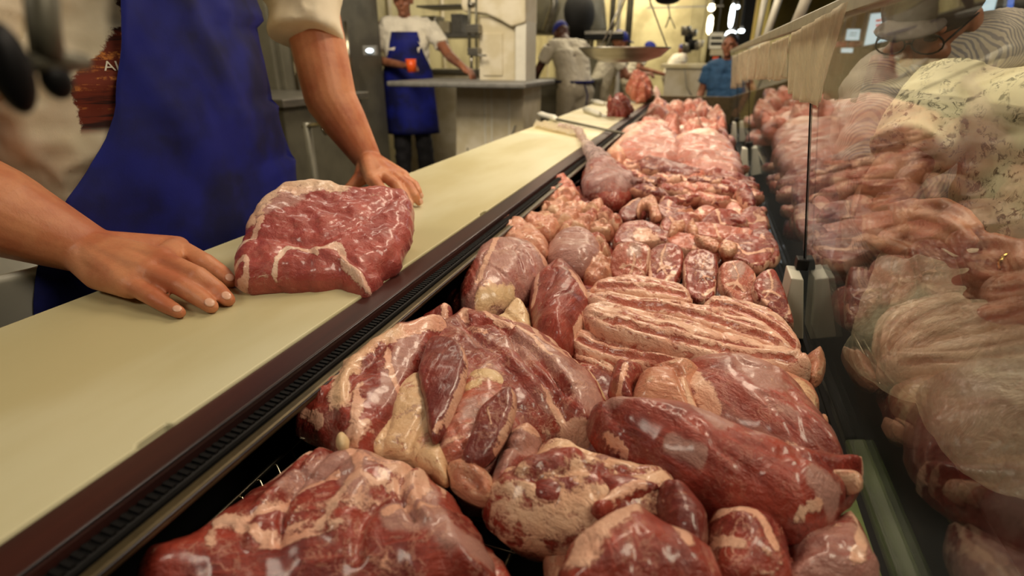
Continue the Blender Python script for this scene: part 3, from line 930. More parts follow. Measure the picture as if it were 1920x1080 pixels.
# shingled steaks and chops
GT = 'shingled neck steaks and bone-in chops'
ST = [
    ([(1145, 490), (1155, 468), (1185, 460), (1218, 468), (1222, 492), (1208, 528), (1192, 545), (1160, 538), (1143, 515)], 'first steak from the left in the front row', 1),
    ([(1213, 490), (1228, 470), (1258, 464), (1282, 476), (1282, 508), (1268, 542), (1240, 548), (1214, 532)], 'second steak from the left in the front row', 1),
    ([(1281, 492), (1295, 478), (1325, 476), (1346, 494), (1347, 528), (1338, 566), (1312, 576), (1283, 558), (1279, 520)], 'third steak from the left in the front row, with a round fat eye', 1),
    ([(1348, 505), (1362, 496), (1392, 500), (1412, 520), (1420, 555), (1412, 590), (1380, 582), (1352, 555), (1346, 530)], 'fourth steak from the left in the front row', 1),
    ([(1410, 535), (1425, 518), (1450, 514), (1468, 545), (1482, 585), (1486, 616), (1455, 606), (1425, 580), (1410, 558)], 'last steak in the front row, against the glass', 1),
    ([(1148, 455), (1165, 428), (1200, 420), (1232, 430), (1248, 452), (1215, 465), (1160, 468)], 'round steak with a pale bone disc behind the first steak', 2),
    ([(1250, 445), (1290, 448), (1330, 455), (1352, 470), (1345, 490), (1300, 480), (1255, 470)], 'flat chop lying behind the second and third steaks', 0),
    ([(1350, 462), (1370, 448), (1410, 450), (1440, 462), (1452, 482), (1425, 510), (1385, 500), (1352, 484)], 'triangular chop behind the fourth steak', 0),
    ([(1405, 448), (1432, 436), (1455, 458), (1462, 490), (1440, 500), (1420, 480)], 'chop by the glass behind the fourth steak', 0),
    ([(1285, 430), (1320, 425), (1372, 432), (1412, 440), (1408, 455), (1350, 458), (1290, 448)], 'narrow chop edged with fat in the middle of the pile', 0),
    ([(1320, 412), (1345, 398), (1380, 404), (1388, 430), (1345, 434), (1312, 428)], 'rounded chop eye in the middle of the pile', 0),
    ([(1385, 412), (1400, 396), (1428, 398), (1440, 425), (1436, 452), (1402, 445), (1385, 432)], 'blocky chop with a square fat frame near the glass', 0),
    ([(1358, 398), (1370, 386), (1388, 392), (1394, 412), (1378, 420), (1362, 412)], 'small ring shaped bone slice behind the blocky chop', 2),
    ([(1240, 418), (1268, 405), (1292, 412), (1296, 438), (1262, 444), (1238, 436)], 'chop eye left of the middle, beside a curved rib', 0),
    ([(1230, 392), (1250, 380), (1270, 392), (1276, 408), (1250, 416), (1232, 408)], 'small dark chop left of the stacked ones', 0),
    ([(1300, 405), (1320, 392), (1345, 398), (1325, 412), (1300, 420)], 'narrow purple-red chop in the hollow', 0),
    ([(1205, 432), (1235, 438), (1262, 450), (1252, 462), (1222, 452), (1200, 442)], 'fat-edged strip beside the round steak', 0),
]
for i, (ol, lb, kd) in enumerate(ST):
    q = np.array(ol, float)
    c0 = q.mean(0)
    r = q[:, 0].ptp() if hasattr(q, 'ptp') else np.ptp(q[:, 0])
    pt = []
    rnd = random.Random(i)
    jx, jy, jm = rnd.uniform(-.12, .12) * r, rnd.uniform(-.12, .12) * r, rnd.choice((-1, 1))
    if kd == 1:
        pt = [('f', 2.2, [c0 + (-r * .25, r * .1), c0 + (0, r * .05), c0 + (r * .2, r * .25)]), ('f', 2, [c0 + (-r * .1, -r * .5), c0 + (r * .05, -r * .1), c0 + (-r * .1, r * .3)]), ('f', 4, [c0 + (-r * .25, r * .35), c0 + (0, r * .45)]), ('r', 5, [c0 + (0, r * .38)]), ('g', 2.5, [c0 + (-r * .25, r * .1), c0 + (r * .2, r * .25)], 2)]
    elif kd == 2:
        pt = [('f', r * .16, [c0 + (r * .08, r * .08), c0 + (r * .22, r * .14)])]
    else:
        a = rnd.uniform(0, 6.28)
        e = np.array((math.cos(a), .5 * math.sin(a)))
        pt = [('f', 4, [c0 - e * r * .45, c0 - e * r * .2]), ('f', 2.2, [c0 - e * r * .2, c0 + (0, r * .12), c0 + e * r * .35])]
    if kd == 1:
        pt = [(k_, w__ * rnd.uniform(.7, 1.3), [c0 + (jm * (p_ - c0)[0] * rnd.uniform(.6, 1.3) + jx, (p_ - c0)[1] * rnd.uniform(.7, 1.2) + jy) for p_ in pp], *rest) for (k_, w__, pp, *rest) in pt]
        pt.append(('f', 3, [c0 + (jm * r * .45, -r * .3), c0 + (jm * r * .4, r * .5)]))
        pt.append(('m', r * .2, [c0 + (jx, -r * .2)], .8))
    cut('steak' if kd == 1 else 'chop', lb, ol, .905 if kd == 1 else .9, .016 if kd == 1 else .014, 'beef' if i % 3 else 'pork', (rnd.uniform(26, 38) if kd == 1 else rnd.uniform(8, 22), rnd.uniform(-8, 8)), (.0026), .006, .0015, pt,
        fold=.12, rim=.0022 if kd == 1 else .003, marb=1.0, m=.22, grain=rnd.uniform(0, 180), amp=.2, nsc=45, Hb=.02, group=GT)
# curved ribs on top
for ol, lb in (([(1196, 405), (1192, 392), (1205, 376), (1222, 372), (1232, 380), (1238, 402), (1240, 412), (1222, 414), (1216, 392), (1206, 390)], 'curved pale rib bone above the round steak'),
               ([(1252, 436), (1262, 420), (1282, 420), (1284, 428), (1268, 440), (1255, 446)], 'short pale rib end in front of the middle chops'),
               ([(1288, 424), (1300, 418), (1310, 440), (1300, 446), (1290, 440)], 'pale rib end beside the red middle of the pile'),
               ([(1348, 466), (1362, 460), (1382, 466), (1380, 476), (1362, 480), (1350, 476)], 'oval pale bone disc behind the fourth steak'),
               ([(1300, 448), (1330, 452), (1352, 466), (1340, 472), (1315, 462)], 'long pale rib over the third steak')):
    cut('rib_bone', lb, ol, .918, .010, 'skin', (10, 0), .0024, .007, .002, f=.45, marb=.8, amp=.5, nsc=90, group='pale rib ends', Hb=.012)
cut('dark_rib_hollow', 'dark hollow rib piece left of the curved pale rib', [(1158, 405), (1175, 388), (1200, 378), (1210, 392), (1212, 408), (1185, 420), (1165, 418)], .9, .016, 'dark', (12, 0), .003, .012, paint=[('f', 4, [(1165, 398), (1200, 378)])], group=GT, marb=.4)

# far rows of chops, each laid on the pile
rnd = random.Random(11)
k = 0
WHERE = ['beside the bag in the back pile', 'left of the middle in the back pile', 'right of the middle in the back pile', 'against the glass in the back pile']
LOOK = ['pinkish chop with a fat rim', 'ragged chop with a bone end', 'dark red chop slice', 'rumpled chop with pale fat', 'small folded chop']
for row in range(7):
    Yr = 1.3 + row * .115
    for j in range(8):
        X = -.3 + j * .062 + rnd.uniform(-.015, .015) + .02 * (row % 2)
        if X > .16 or (X < -.13 and row < 3) or (X < -.06 and row < 1):
            continue
        Yc = Yr + rnd.uniform(-.03, .03)
        zc = .902 + rnd.uniform(-.01, .016)
        w, h_ = rnd.uniform(.04, .06), rnd.uniform(.052, .075)
        a0 = rnd.uniform(0, 3.14)
        ol = []
        for t in range(9):
            a = 2 * math.pi * t / 9
            rr = rnd.uniform(.7, 1.2)
            x_, y_ = w * rr * math.cos(a), h_ * rr * math.sin(a)
            x1_, y1_ = X + x_ * math.cos(a0) - y_ * math.sin(a0), Yc + x_ * math.sin(a0) + y_ * math.cos(a0)
            ol.append(pix((min(x1_, .178), y1_, zc)))
        c0 = np.mean(ol, 0)
        cut('chop', '%s, row %s, %s' % (LOOK[k % 5], ['nearest', 'second', 'third', 'fourth', 'fifth', 'sixth', 'farthest'][row], WHERE[min(3, j // 2)]), ol, zc, .014, ('beef', 'pork', 'beef', 'pork', 'dark')[k % 5],
            (rnd.uniform(5, 32), rnd.uniform(-20, 20)), .0045, .007, .003, [('f', 2.2, [c0 + (-9, -3), c0, c0 + (8, 3)]), ('f', 3, [ol[0], ol[1]]), ('f', 3, [ol[4], ol[5]])], rim=.003, marb=1, grain=rnd.uniform(0, 180), amp=.5, nsc=50, Hb=.025, fold=.8, group='small chops heaped behind the steaks')
        k += 1
# lower layer showing in the gaps
FL = [(-.30, .52, .13, .09), (-.1, .52, .12, .1), (.1, .62, .07, .1), (-.28, .78, .1, .1), (-.1, .85, .1, .1), (.08, .9, .09, .09), (-.3, 1.0, .1, .1), (-.12, 1.08, .09, .1), (.07, 1.12, .1, .1), (-.28, 1.25, .1, .12), (-.1, 1.32, .1, .1), (.08, 1.38, .1, .12), (-.26, 1.55, .12, .12), (.0, 1.6, .15, .12), (-.26, 1.85, .12, .15), (.02, 1.9, .15, .15), (-.28, 2.2, .12, .2), (.0, 2.2, .15, .15), (-.2, 2.6, .2, .25), (.0, 3.0, .18, .25), (-.2, 3.3, .2, .25), (.0, 3.7, .16, .3), (-.24, 3.9, .16, .25), (-.15, .2, .1, .12), (.07, .3, .09, .1)]
FLN = ['under the shoulder flaps at the rail side', 'under the leg muscle', 'under the fat tail by the glass', 'under the fat flap by the wall', 'under the lower belly strips', 'under the longest belly strip by the glass',
       'under the silvery knuckle', 'under the first two steaks', 'under the last steak by the glass', 'under the trotters by the rail', 'under the middle chops', 'under the chops by the glass', 'under the bag of meat', 'under the middle of the back pile',
       'behind the bag of meat', 'under the long rib rack', 'under the rail side pale slab', 'under the pale slab near the glass', 'behind the rail side pale slab', 'behind the pale slab near the glass', 'under the nearest pork pieces', 'under the farthest pork pieces',
       'under the farthest pork by the rail', 'under the huge cut at the bottom left', 'under the end piece by the glass channel']
for i, (X, Y, w, h_) in enumerate(FL):
    ol = [pix((X + w * rnd.uniform(.8, 1.1) * math.cos(a), Y + h_ * rnd.uniform(.8, 1.1) * math.sin(a), .85)) for a in np.linspace(0, 2 * math.pi, 11, endpoint=False)]
    cut('trimming', 'low lying trimming %s' % FLN[i], ol, .85, .03, 'beef' if Y < 2.4 else 'far', (0, 0), .008, .03, .004, marb=.8, amp=.4, nsc=35, Hb=.012, group='lower layer of trimmings under the cuts')
RB = [([(1195, 312), (1215, 302), (1262, 312), (1310, 322), (1322, 334), (1290, 342), (1240, 328), (1200, 324)], 'long dark rib rack across the back of the chops', 'dark'),
      ([(1268, 316), (1300, 312), (1325, 318), (1322, 338), (1290, 340)], 'rounded red rib end beside the long rib rack', 'pork'),
      ([(1330, 328), (1375, 334), (1415, 352), (1418, 366), (1380, 362), (1335, 346)], 'rib rack leaning on the glass at the back of the chops', 'beef'),
      ([(1385, 356), (1405, 362), (1418, 385), (1414, 400), (1395, 394), (1380, 372)], 'red chop pressed against the glass', 'beef')]
for ol, lb, mt in RB:
    cut('rib_rack', lb, ol, .915, .022, mt, (10, 0), .004, .016, .004, marb=.9, grain=-15, amp=.3, group='rib racks behind the chops', rim=.004)

# trimmings and trotters heap by the bag
rnd = random.Random(5)
TR = [(1050, 362, 30, 18), (1032, 378, 18, 14), (1060, 382, 26, 14), (1085, 392, 20, 12), (1040, 400, 26, 12), (1072, 408, 28, 14), (1110, 398, 22, 12), (1100, 418, 24, 12), (1132, 412, 20, 12), (1060, 424, 30, 10), (1088, 436, 34, 12), (1128, 438, 26, 12), (1150, 425, 16, 10), (1020, 395, 10, 9), (1120, 460, 20, 10), (1136, 478, 12, 12)]
TL = ['large pink trotter topmost by the rail', 'small round trimming at the rail', 'pink folded trimming below the topmost trotter', 'knuckle shaped trimming touching the bag', 'long tan trotter along the rail', 'bulging pink trimming in the middle of the heap', 'knobbly trimming under the bag', 'curled pale trimming in the middle of the heap', 'small rounded trimming right of the bag end', 'tan trotter lowest by the rail', 'curved yellow-rimmed trimming in front of the heap', 'pointed trimming in front of the bag', 'brown trimming next to the dark rib', 'tiny trimming against the rail', 'wrinkled trimming left of the round steak', 'small trimming left of the first steak']
for (x, y, w, h_), lb in zip(TR, TL):
    a0 = rnd.uniform(-.5, .3)
    ol = []
    for t in range(9):
        a = 2 * math.pi * t / 9
        rr = rnd.uniform(.7, 1.2)
        ol.append((x + w * rr * math.cos(a), y + h_ * rr * math.sin(a) + w * math.cos(a) * a0 * .5))
    cut('trimming', lb, ol, .905, .026, 'skin' if rnd.random() < .5 else 'pork', (rnd.uniform(4, 14), rnd.uniform(-8, 8)), .0034, .022, .006, marb=.9, f=.2, m=.2, amp=.4, nsc=45, fold=.6, group='trotters and trimmings beside the bag',
        paint=[('g', 5, [(x - w * .6, y + 2), (x, y - 3), (x + w * .5, y + 4)], 5), ('y', 5, [(x - w, y + h_ * .6), (x + w * .4, y + h_ * .9)], .2)])
# pale slabs
PSL = [([(1150, 285), (1170, 262), (1205, 250), (1245, 252), (1272, 268), (1282, 298), (1262, 320), (1215, 316), (1175, 304)], 'broad pale slab covered with silvery membrane on the rail side'),
       ([(1258, 275), (1300, 258), (1340, 262), (1368, 276), (1384, 300), (1392, 338), (1345, 338), (1290, 325), (1262, 305)], 'broad pale slab covered with silvery membrane near the glass'),
       ([(1165, 252), (1200, 238), (1260, 240), (1268, 262), (1220, 268), (1180, 268)], 'flat greyish slab behind the rail side slab'),
       ([(1262, 250), (1310, 240), (1352, 245), (1366, 265), (1330, 272), (1275, 268)], 'flat greyish slab behind the slab near the glass'),
       ([(1135, 292), (1158, 278), (1175, 292), (1165, 312), (1145, 306)], 'small orange trimming between bag and pale slab')]
for i, (ol, lb) in enumerate(PSL):
    cut('pale_slab', lb, ol, .925 if i < 2 else .92, .045 if i < 2 else .04, 'far' if i < 4 else 'skin', (3, 0), .007, .05, .006, m=.5, f=.25, marb=.4, grain=-30, amp=.3, nsc=14, fold=.45, group='broad pale slabs beyond the chops',
        paint=[('f', 10, [ol[0], ol[2]]), ('r', 5, [ol[3], ol[4]])])
# pork lumps
PK = [(1232, 222, 26, 13), (1262, 216, 22, 11), (1290, 214, 22, 10), (1318, 222, 20, 12), (1340, 232, 20, 12), (1222, 240, 24, 9), (1256, 238, 20, 10), (1290, 236, 26, 10), (1322, 244, 24, 9), (1350, 246, 14, 9), (1205, 250, 18, 8), (1262, 256, 16, 8), (1300, 255, 22, 8), (1338, 258, 18, 7), (1240, 208, 18, 7), (1305, 206, 16, 6)]
PN = ['leftmost', 'tallest', 'middle', 'rounded', 'glass side', 'low left', 'low folded', 'long curled', 'low right', 'smallest glass side', 'flat left', 'flat middle', 'pointed', 'flat right', 'back left', 'back right']
for (x, y, w, h_), n_ in zip(PK, PN):
    ol = [(x + w * math.cos(a) * rnd.uniform(.88, 1.1), y + h_ * math.sin(a) * rnd.uniform(.88, 1.1)) for a in np.linspace(0, 2 * math.pi, 9, endpoint=False)]
    cut('pork_piece', 'blurred %s pale pork piece in the far heap' % n_, ol, .93, .05, 'far', (6, 0), .010, .04, .004, f=.55, marb=.5, amp=.9, nsc=20, fold=.7, group='pale pork pieces at the far end of the case',
        paint=[('r', 4, [(x - w * .5, y + h_ * .6), (x + w * .5, y + h_ * .7)])])

# the round of beef on the board
M['round'] = meat_mat('fresh_cut_beef', (.44, .085, .065, 1), (.3, .042, .034, 1), (.84, .6, .46, 1), streak=.3, rough=.42)
bm_ = cut('beef_round', 'large round of beef with a white fat cap between the butcher\'s hands', [(437, 512), (445, 485), (462, 450), (480, 415), (505, 385), (545, 366), (600, 362), (660, 368), (720, 370), (765, 376), (777, 398), (774, 440), (762, 480), (748, 505), (715, 528), (704, 560), (690, 575), (665, 565), (640, 548), (590, 548), (520, 550), (455, 548), (440, 535)],
    .978, .034, 'round', (16, 14), .0032, .03, .004, Hb=.028, marb=.2, grain=20, amp=.16, nsc=45, fold=.12, m=.05, cat='meat', paint=[
        ('y', 20, [(478, 430), (500, 395), (545, 372), (600, 372), (640, 380)], .35), ('f', 9, [(560, 395), (600, 385), (640, 372)]), ('m', 20, [(490, 425), (530, 410), (560, 400)]), ('f', 6, [(500, 440), (480, 475), (450, 490)]), ('f', 4, [(445, 480), (436, 520)]), ('f', 5, [(445, 520), (470, 518), (465, 545), (445, 545)]),
        ('f', 7, [(595, 505), (640, 500), (650, 530), (690, 565)]), ('g', 8, [(470, 470), (540, 485), (600, 490), (680, 450), (740, 400)], 7), ('g', 6, [(640, 510), (690, 540), (740, 500)], 6), ('r', 8, [(560, 520), (600, 530)]), ('f', 4, [(520, 540), (545, 500), (600, 515)]), ('h', 8, [(600, 510), (650, 525), (690, 568)], 7), ('h', 8, [(470, 440), (500, 395), (560, 372), (620, 374)], 4)])

# ---------------------------------------------------------------- people
def skin_mat(name, c1, c2):
    t = NT(name)
    v = t.pos()
    n1 = t.noise(v, 14, 4)
    n2 = t.noise(v, 260, 4, .65)
    c = t.mix(t.ramp(n1, .35, .68), c1, c2)
    c = t.mix(t.math('MULTIPLY', t.ramp(n2, .5, .8), .35), c, tuple(x * .6 for x in c1[:3]) + (1,))
    t.base(c)
    t.p(Roughness=.46)
    t.b.inputs['Subsurface Weight'].default_value = .12
    t.b.inputs['Subsurface Radius'].default_value = (.01, .004, .002)
    t.b.inputs['Subsurface Scale'].default_value = .6
    t.bump(t.math('ADD', n2, t.math('MULTIPLY', t.noise(t.mapping(v, (1, 2.5, 1)), 120, 3), .8)), .35, .0012)
    return t.m


M['skin_a'] = skin_mat('warm_skin', srgb(206, 140, 100), srgb(180, 104, 70))
M['skin_b'] = skin_mat('brown_skin', srgb(160, 104, 76), srgb(130, 78, 54))
M['skin_c'] = skin_mat('dark_skin', srgb(96, 56, 40), srgb(70, 40, 30))
M['nail'] = plain('fingernail', srgb(226, 176, 150), .28, 0, .08)
M['hair'] = plain('dark_hair', srgb(30, 24, 22), .5, 0, .3, 60, .4, 300)
M['cap'] = plain('navy_cap_cloth', srgb(28, 40, 140), .7, 0, .25, 20)
M['greycap'] = plain('grey_brown_cap', srgb(70, 58, 50), .75, 0, .25, 30)
M['dark_cloth'] = plain('dark_trousers', srgb(24, 22, 26), .8, 0, .3)
M['beige_cloth'] = plain('pale_trousers', srgb(196, 186, 164), .85, 0, .15, 8)
M['shoe'] = plain('dark_shoe', srgb(24, 22, 20), .5)
M['eye'] = plain('dark_eye', srgb(20, 14, 12), .2)

PRX = -.852
# T-shirt with a brown and orange print on the chest
t = NT('printed_tshirt')
v = t.pos()
s_ = t.n('ShaderNodeSeparateXYZ')
t.t.links.new(v, s_.inputs[0])
n1 = t.noise(v, 10, 4)
basec = t.mix(t.ramp(n1, .35, .7), srgb(232, 222, 198), srgb(212, 200, 172))
band = t.noise(t.mapping(v, (3, 3, 34)), 1, 5, .7)
gr = t.noise(v, 150, 4, .7)
pc = t.mix(t.ramp(band, .42, .5), srgb(48, 18, 12), srgb(112, 42, 22))
pc = t.mix(t.math('MULTIPLY', t.ramp(band, .54, .6), t.ramp(gr, .4, .6)), pc, srgb(206, 130, 60))
edge = t.math('ADD', s_.outputs[0], t.math('MULTIPLY', t.math('SUBTRACT', gr, .5), .01))
msk = t.math('MULTIPLY', t.ramp(edge, PRX - .002, PRX + .001), t.ramp(s_.outputs[2], 1.135, 1.15))
msk = t.math('MULTIPLY', msk, t.math('LESS_THAN', s_.outputs[1], .8))
t.base(t.mix(msk, basec, pc))
t.p(Roughness=.85)
t.bump(t.noise(v, 600, 2), .2, .0006)
M['tshirt'] = t.m

# thin grey stripes for the customer's shirt
t = NT('striped_shirt')
w_ = t.n('ShaderNodeTexWave', wave_type='BANDS', bands_direction='Y')
t.t.links.new(t.mapping(t.pos(), (1, 1, 1), (0, 0, .5)), w_.inputs[0])
w_.inputs['Scale'].default_value = 64
w_.inputs['Distortion'].default_value = 0.0
t.base(t.mix(t.ramp(w_.outputs[0], .45, .75), srgb(176, 164, 148), srgb(124, 118, 120)))
t.p(Roughness=.85)
M['striped'] = t.m
# white blouse with a sparse grey floral print
t = NT('floral_blouse')
v = t.pos()
a = t.noise(v, 22, 2, .5, 1.5)
b = t.noise(v, 75, 5, .75, 1.0)
mk = t.math('MULTIPLY', t.ramp(a, .44, .56), t.ramp(b, .48, .58))
t.base(t.mix(mk, srgb(216, 208, 176), srgb(96, 92, 72)))
t.p(Roughness=.85)
M['floral'] = t.m


def head(mb, c, f, s=1.0, up=(0, 0, 1)):
    """head facing f, centre c: skull, jaw, nose, ears"""
    f = np.array(f, float)
    f /= np.linalg.norm(f)
    up = np.array(up, float)
    r = np.cross(f, up)
    r /= np.linalg.norm(r)
    u = np.cross(r, f)
    R = np.stack([r, f, u], 1)
    c = np.array(c, float)
    q = lambda x, y, z: c + s * (x * r + y * f + z * u)
    mb.ell(q(0, -.01, .02), (.075 * s, .095 * s, .098 * s), R)
    mb.ell(q(0, .022, -.045), (.058 * s, .068 * s, .072 * s), R)
    mb.cap(q(0, .088, .01), .008 * s, q(0, .105, -.022), .013 * s)
    mb.ell(q(0, .083, -.055), (.024 * s, .014 * s, .010 * s), R)
    mb.ell(q(0, .068, -.098), (.024 * s, .02 * s, .018 * s), R)
    mb.cap(q(-.045, .078, .03), .011 * s, q(.045, .078, .03), .011 * s)
    for k in (-1, 1):
        mb.ell(q(.078 * k, -.008, -.01), (.010 * s, .022 * s, .033 * s), R)
        mb.ell(q(.04 * k, .06, -.03), (.022 * s, .022 * s, .022 * s), R)
    return q, R


def eyes(q, R, parent, s=1.0, skin='skin_b'):
    for k in (-1, 1):
        m = MB().ell(q(.031 * k, .079, .012), (.012 * s, .009 * s, .006 * s), R, 10, 6)
        m.build('eye', M['eye'], parent, True)


def hand(mb, wrist, mcp, pip, dip, tip, thumb, wr=.030, fr=.0100, palm=.016):
    w = np.array(wrist)
    for i in range(4):
        a = np.array(mcp[i])
        mb.cap(w + (a - w) * .12, wr * .72, a, palm * (1.0 if i in (1, 2) else .92), 12)
        k = (1, 1.03, .98, .86)[i]
        mb.cap(a, fr * 1.22 * k, pip[i], fr * 1.06 * k, 12)
        mb.cap(pip[i], fr * 1.1 * k, dip[i], fr * .95 * k, 12)
        mb.cap(dip[i], fr * .95 * k, tip[i], fr * .76 * k, 12)
    for i in range(3):
        mb.cap(mcp[i], palm * .9, mcp[i + 1], palm * .9)
    if thumb:
        mb.cap(w + (np.array(thumb[0]) - w) * .3, wr * .66, thumb[0], fr * 1.9)
        mb.cap(thumb[0], fr * 1.7, thumb[1], fr * 1.25)
        mb.cap(thumb[1], fr * 1.25, thumb[2], fr * .95)


def cloth_disp(amp, sx, sy, sz, seed=1):
    def f(co, no):
        n_ = fbm(co[:, 0] * sx + co[:, 1] * sy, co[:, 2] * sz + co[:, 1] * 2, seed, 3)
        rdg = np.abs(n_) * 2
        return co + no * (amp * (.6 - 2.2 * rdg))[:, None]
    return f


def hang_nail(parent, dip, tip, s=1.0, up=(0, 0, 1)):
    d = np.array(tip) - np.array(dip)
    d /= np.linalg.norm(d)
    up = np.array(up, float)
    r = np.cross(d, up)
    r /= np.linalg.norm(r)
    u = np.cross(r, d)
    R = np.stack([r, d, u], 1)
    c = np.array(tip) + d * .0005 + u * .0078 * s
    # tilt forward so that it follows the fingertip
    MB().ell(c, (.0056 * s, .0068 * s, .0018 * s), R @ rotx(-.3), 14, 8).build('fingernail', M['nail'], parent, True)


# ---- the butcher at the counter
bt = thing('butcher', 'butcher in blue apron and white T-shirt, both hands on the board around the beef', 'person', (-.93, .74, 0))
RS, LS = np.array((-.97, .545, 1.42)), P(566, -55, x=-.92)
rw = P(160, 466, z=1.0)
re = P(-150, 335, x=-.93)
lw = P(690, 300, z=1.015)
le = P(620, 185, x=-.84)
hr = dict(
    mcp=[P(332, 464, z=.985), P(305, 490, z=.992), P(277, 511, z=.985), P(246, 534, z=.975)],
    pip=[P(385, 492, z=.98), P(370, 518, z=.984), P(338, 536, z=.978), P(290, 559, z=.968)],
    dip=[P(415, 512, z=.966), P(407, 544, z=.966), P(375, 559, z=.965), P(314, 574, z=.961)],
    tip=[P(433, 528, z=.959), P(427, 562, z=.9585), P(396, 575, z=.9585), P(336, 586, z=.958)])
hl = dict(
    mcp=[P(699, 336, z=1.0), P(717, 327, z=1.004), P(739, 327, z=1.0), P(755, 332, z=.99)],
    pip=[P(716, 356, z=.99), P(743, 347, z=.994), P(765, 348, z=.99), P(777, 346, z=.982)],
    dip=[P(726, 372, z=.974), P(757, 367, z=.975), P(778, 367, z=.974), P(784, 359, z=.97)],
    tip=[P(732, 385, z=.961), P(768, 382, z=.96), P(785, 379, z=.96), P(788, 368, z=.96)])
b = MB()
q, R = head(b, (-.93, .78, 1.66), (.9, .1, -.3), 1.05)
b.cap((-.95, .78, 1.42), .06, (-.94, .78, 1.58), .055)
b.ell((-.95, .75, 1.15), (.13, .17, .28))
b.cap(RS, .055, re, .05)
b.cap(re, .066, re + (rw - re) * .45, .06)
b.cap(re + (rw - re) * .45, .06, rw, .036)
b.cap(LS, .068, le, .058)
b.cap(LS + (le - LS) * .5, .064, le, .06)
b.cap(le, .06, le + (lw - le) * .4, .052)
b.cap(le + (lw - le) * .4, .052, lw, .034)
hand(b, rw, thumb=[P(250, 478, z=.978), P(300, 498, z=.968), P(335, 520, z=.962)], wr=.037, fr=.0122, palm=.0192, **hr)
b.cap(P(190, 512, z=.977), .0235, hr['mcp'][3], .0185)
b.cap(P(190, 512, z=.977), .024, rw, .034)
hand(b, lw, thumb=[P(681, 330, z=.99), P(663, 346, z=.974), P(650, 357, z=.963)], wr=.036, fr=.0112, palm=.019, **hl)
b.build('body', M['skin_a'], bt, voxel=.0027, sm=5)
eyes(q, R, bt, 1.05)
for hh, up in ((hr, (.35, -.35, 1)), (hl, (.6, -.3, .7))):
    for i in range(4):
        hang_nail(bt, hh['dip'][i], hh['tip'][i], 1.0 if i < 3 else .85, up)
hm = MB().ell(q(0, -.02, .045), (.082, .1, .09), R)
hm.build('hair', M['hair'], bt, True)
# shirt
s = MB()
s.ell((-.96, .72, 1.0), (.155, .225, .2))
s.ell((-.95, .72, 1.13), (.16, .222, .2))
s.ell((-.97, .79, 1.32), (.135, .25, .22))
s.cap((-.97, .6, 1.4), .075, (-.97, .94, 1.4), .08)
s.tube([RS, RS + (re - RS) * .3, RS + (re - RS) * .62], [.085, .085, .082], 20)
cu = P(572, 72, x=-.885)
s.tube([LS + (0, -.04, .03), LS + (cu - LS) * .5, cu], [.088, .084, .080], 24)
sh = s.build('tshirt', M['tshirt'], bt, voxel=.007, sm=3, disp=cloth_disp(.011, 9, 6, 11, 3))
# print letters
cv = bpy.data.curves.new('print_letters', 'FONT')
cv.body = 'AL'
cv.size = .022
cv.extrude = .0003
lt = bpy.data.objects.new('tmp', cv)
COL.objects.link(lt)
dg = bpy.context.evaluated_depsgraph_get()
lme = bpy.data.meshes.new_from_object(lt.evaluated_get(dg))
bpy.data.objects.remove(lt)
from mathutils.bvhtree import BVHTree
bv = BVHTree.FromPolygons([v_.co.copy() for v_ in sh.data.vertices], [tuple(p_.vertices) for p_ in sh.data.polygons])
dr = P(196, 134, x=-.8) - cC
hit = bv.ray_cast(Vector(cC), Vector(dr).normalized())
if hit[0]:
    nrm = hit[1].normalized()
    zx = Vector((0, 0, 1))
    xx = zx.cross(nrm).normalized()
    yy = nrm.cross(xx)
    mt = Matrix((xx, yy, nrm)).transposed().to_4x4()
    mt.translation = hit[0] + nrm * .002
    lme.transform(mt)
    link('print_letters', lme, M['fabricwhite'], bt, False)
# apron laid over the front of the shirt
LE = [(228, -120), (222, 0), (218, 120), (210, 200), (190, 265), (160, 320), (115, 380), (85, 440), (66, 510), (60, 560), (60, 680)]
RE = [(470, -120), (500, 0), (520, 130), (532, 200), (545, 260), (556, 320), (566, 370), (575, 430), (585, 500), (590, 560), (600, 680)]
LEw = np.array([P(x, y, x=-.80)[1:] for x, y in LE])
REw = np.array([P(x, y, x=-.80)[1:] for x, y in RE])


def front_x(y, z):
    k_ = min(1, max(0, (1.16 - z) / .14))
    e = abs((y - (.735 - .035 * k_)) / (.27 + .075 * k_))
    return -.955 + .165 * math.sqrt(max(0.05, 1 - min(e, .97) ** 2)) - max(0, z - 1.2) * .12


def edge_y(z, tab, y0):
    tab = np.array(tab, float)
    y = y0
    for _ in range(40):
        a_ = pix((front_x(y, z), y, z))
        b_ = pix((front_x(y + .002, z), y + .002, z))
        want = np.interp(a_[1], tab[:, 1], tab[:, 0])
        s_ = (b_[0] - a_[0]) / .002
        if abs(s_) < 100:
            s_ = 900
        y = min(1.02, max(.34, y + float(np.clip((want - a_[0]) / s_, -.03, .03)) * .6))
    return y


vs = []
nu, nv = 40, 56
zt, zb = 1.43, .62
for j in range(nv):
    z = zt + (zb - zt) * j / (nv - 1)
    yl, yr = edge_y(z, LE, .5), edge_y(z, [(x_ + 20, y_) for x_, y_ in RE], .95)
    for i in range(nu):
        y = yl + (yr - yl) * i / (nu - 1)
        h_ = bv.ray_cast(Vector((-.5, y, max(z, .98))), Vector((-1, 0, 0)))
        e = abs((y - .72) / .24)
        x = h_[0].x if h_[0] else -.86
        ideal = front_x(y, z)
        vs.append([max(x + .008, ideal) if h_[0] else ideal, y, z])
vs = np.array(vs).reshape(nv, nu, 3)
for it in range(6):
    X = vs[:, :, 0]
    X[1:-1, 1:-1] = .25 * (X[:-2, 1:-1] + X[2:, 1:-1] + X[1:-1, :-2] + X[1:-1, 2:])
yy_, zz_ = vs[:, :, 1].ravel(), vs[:, :, 2].ravel()
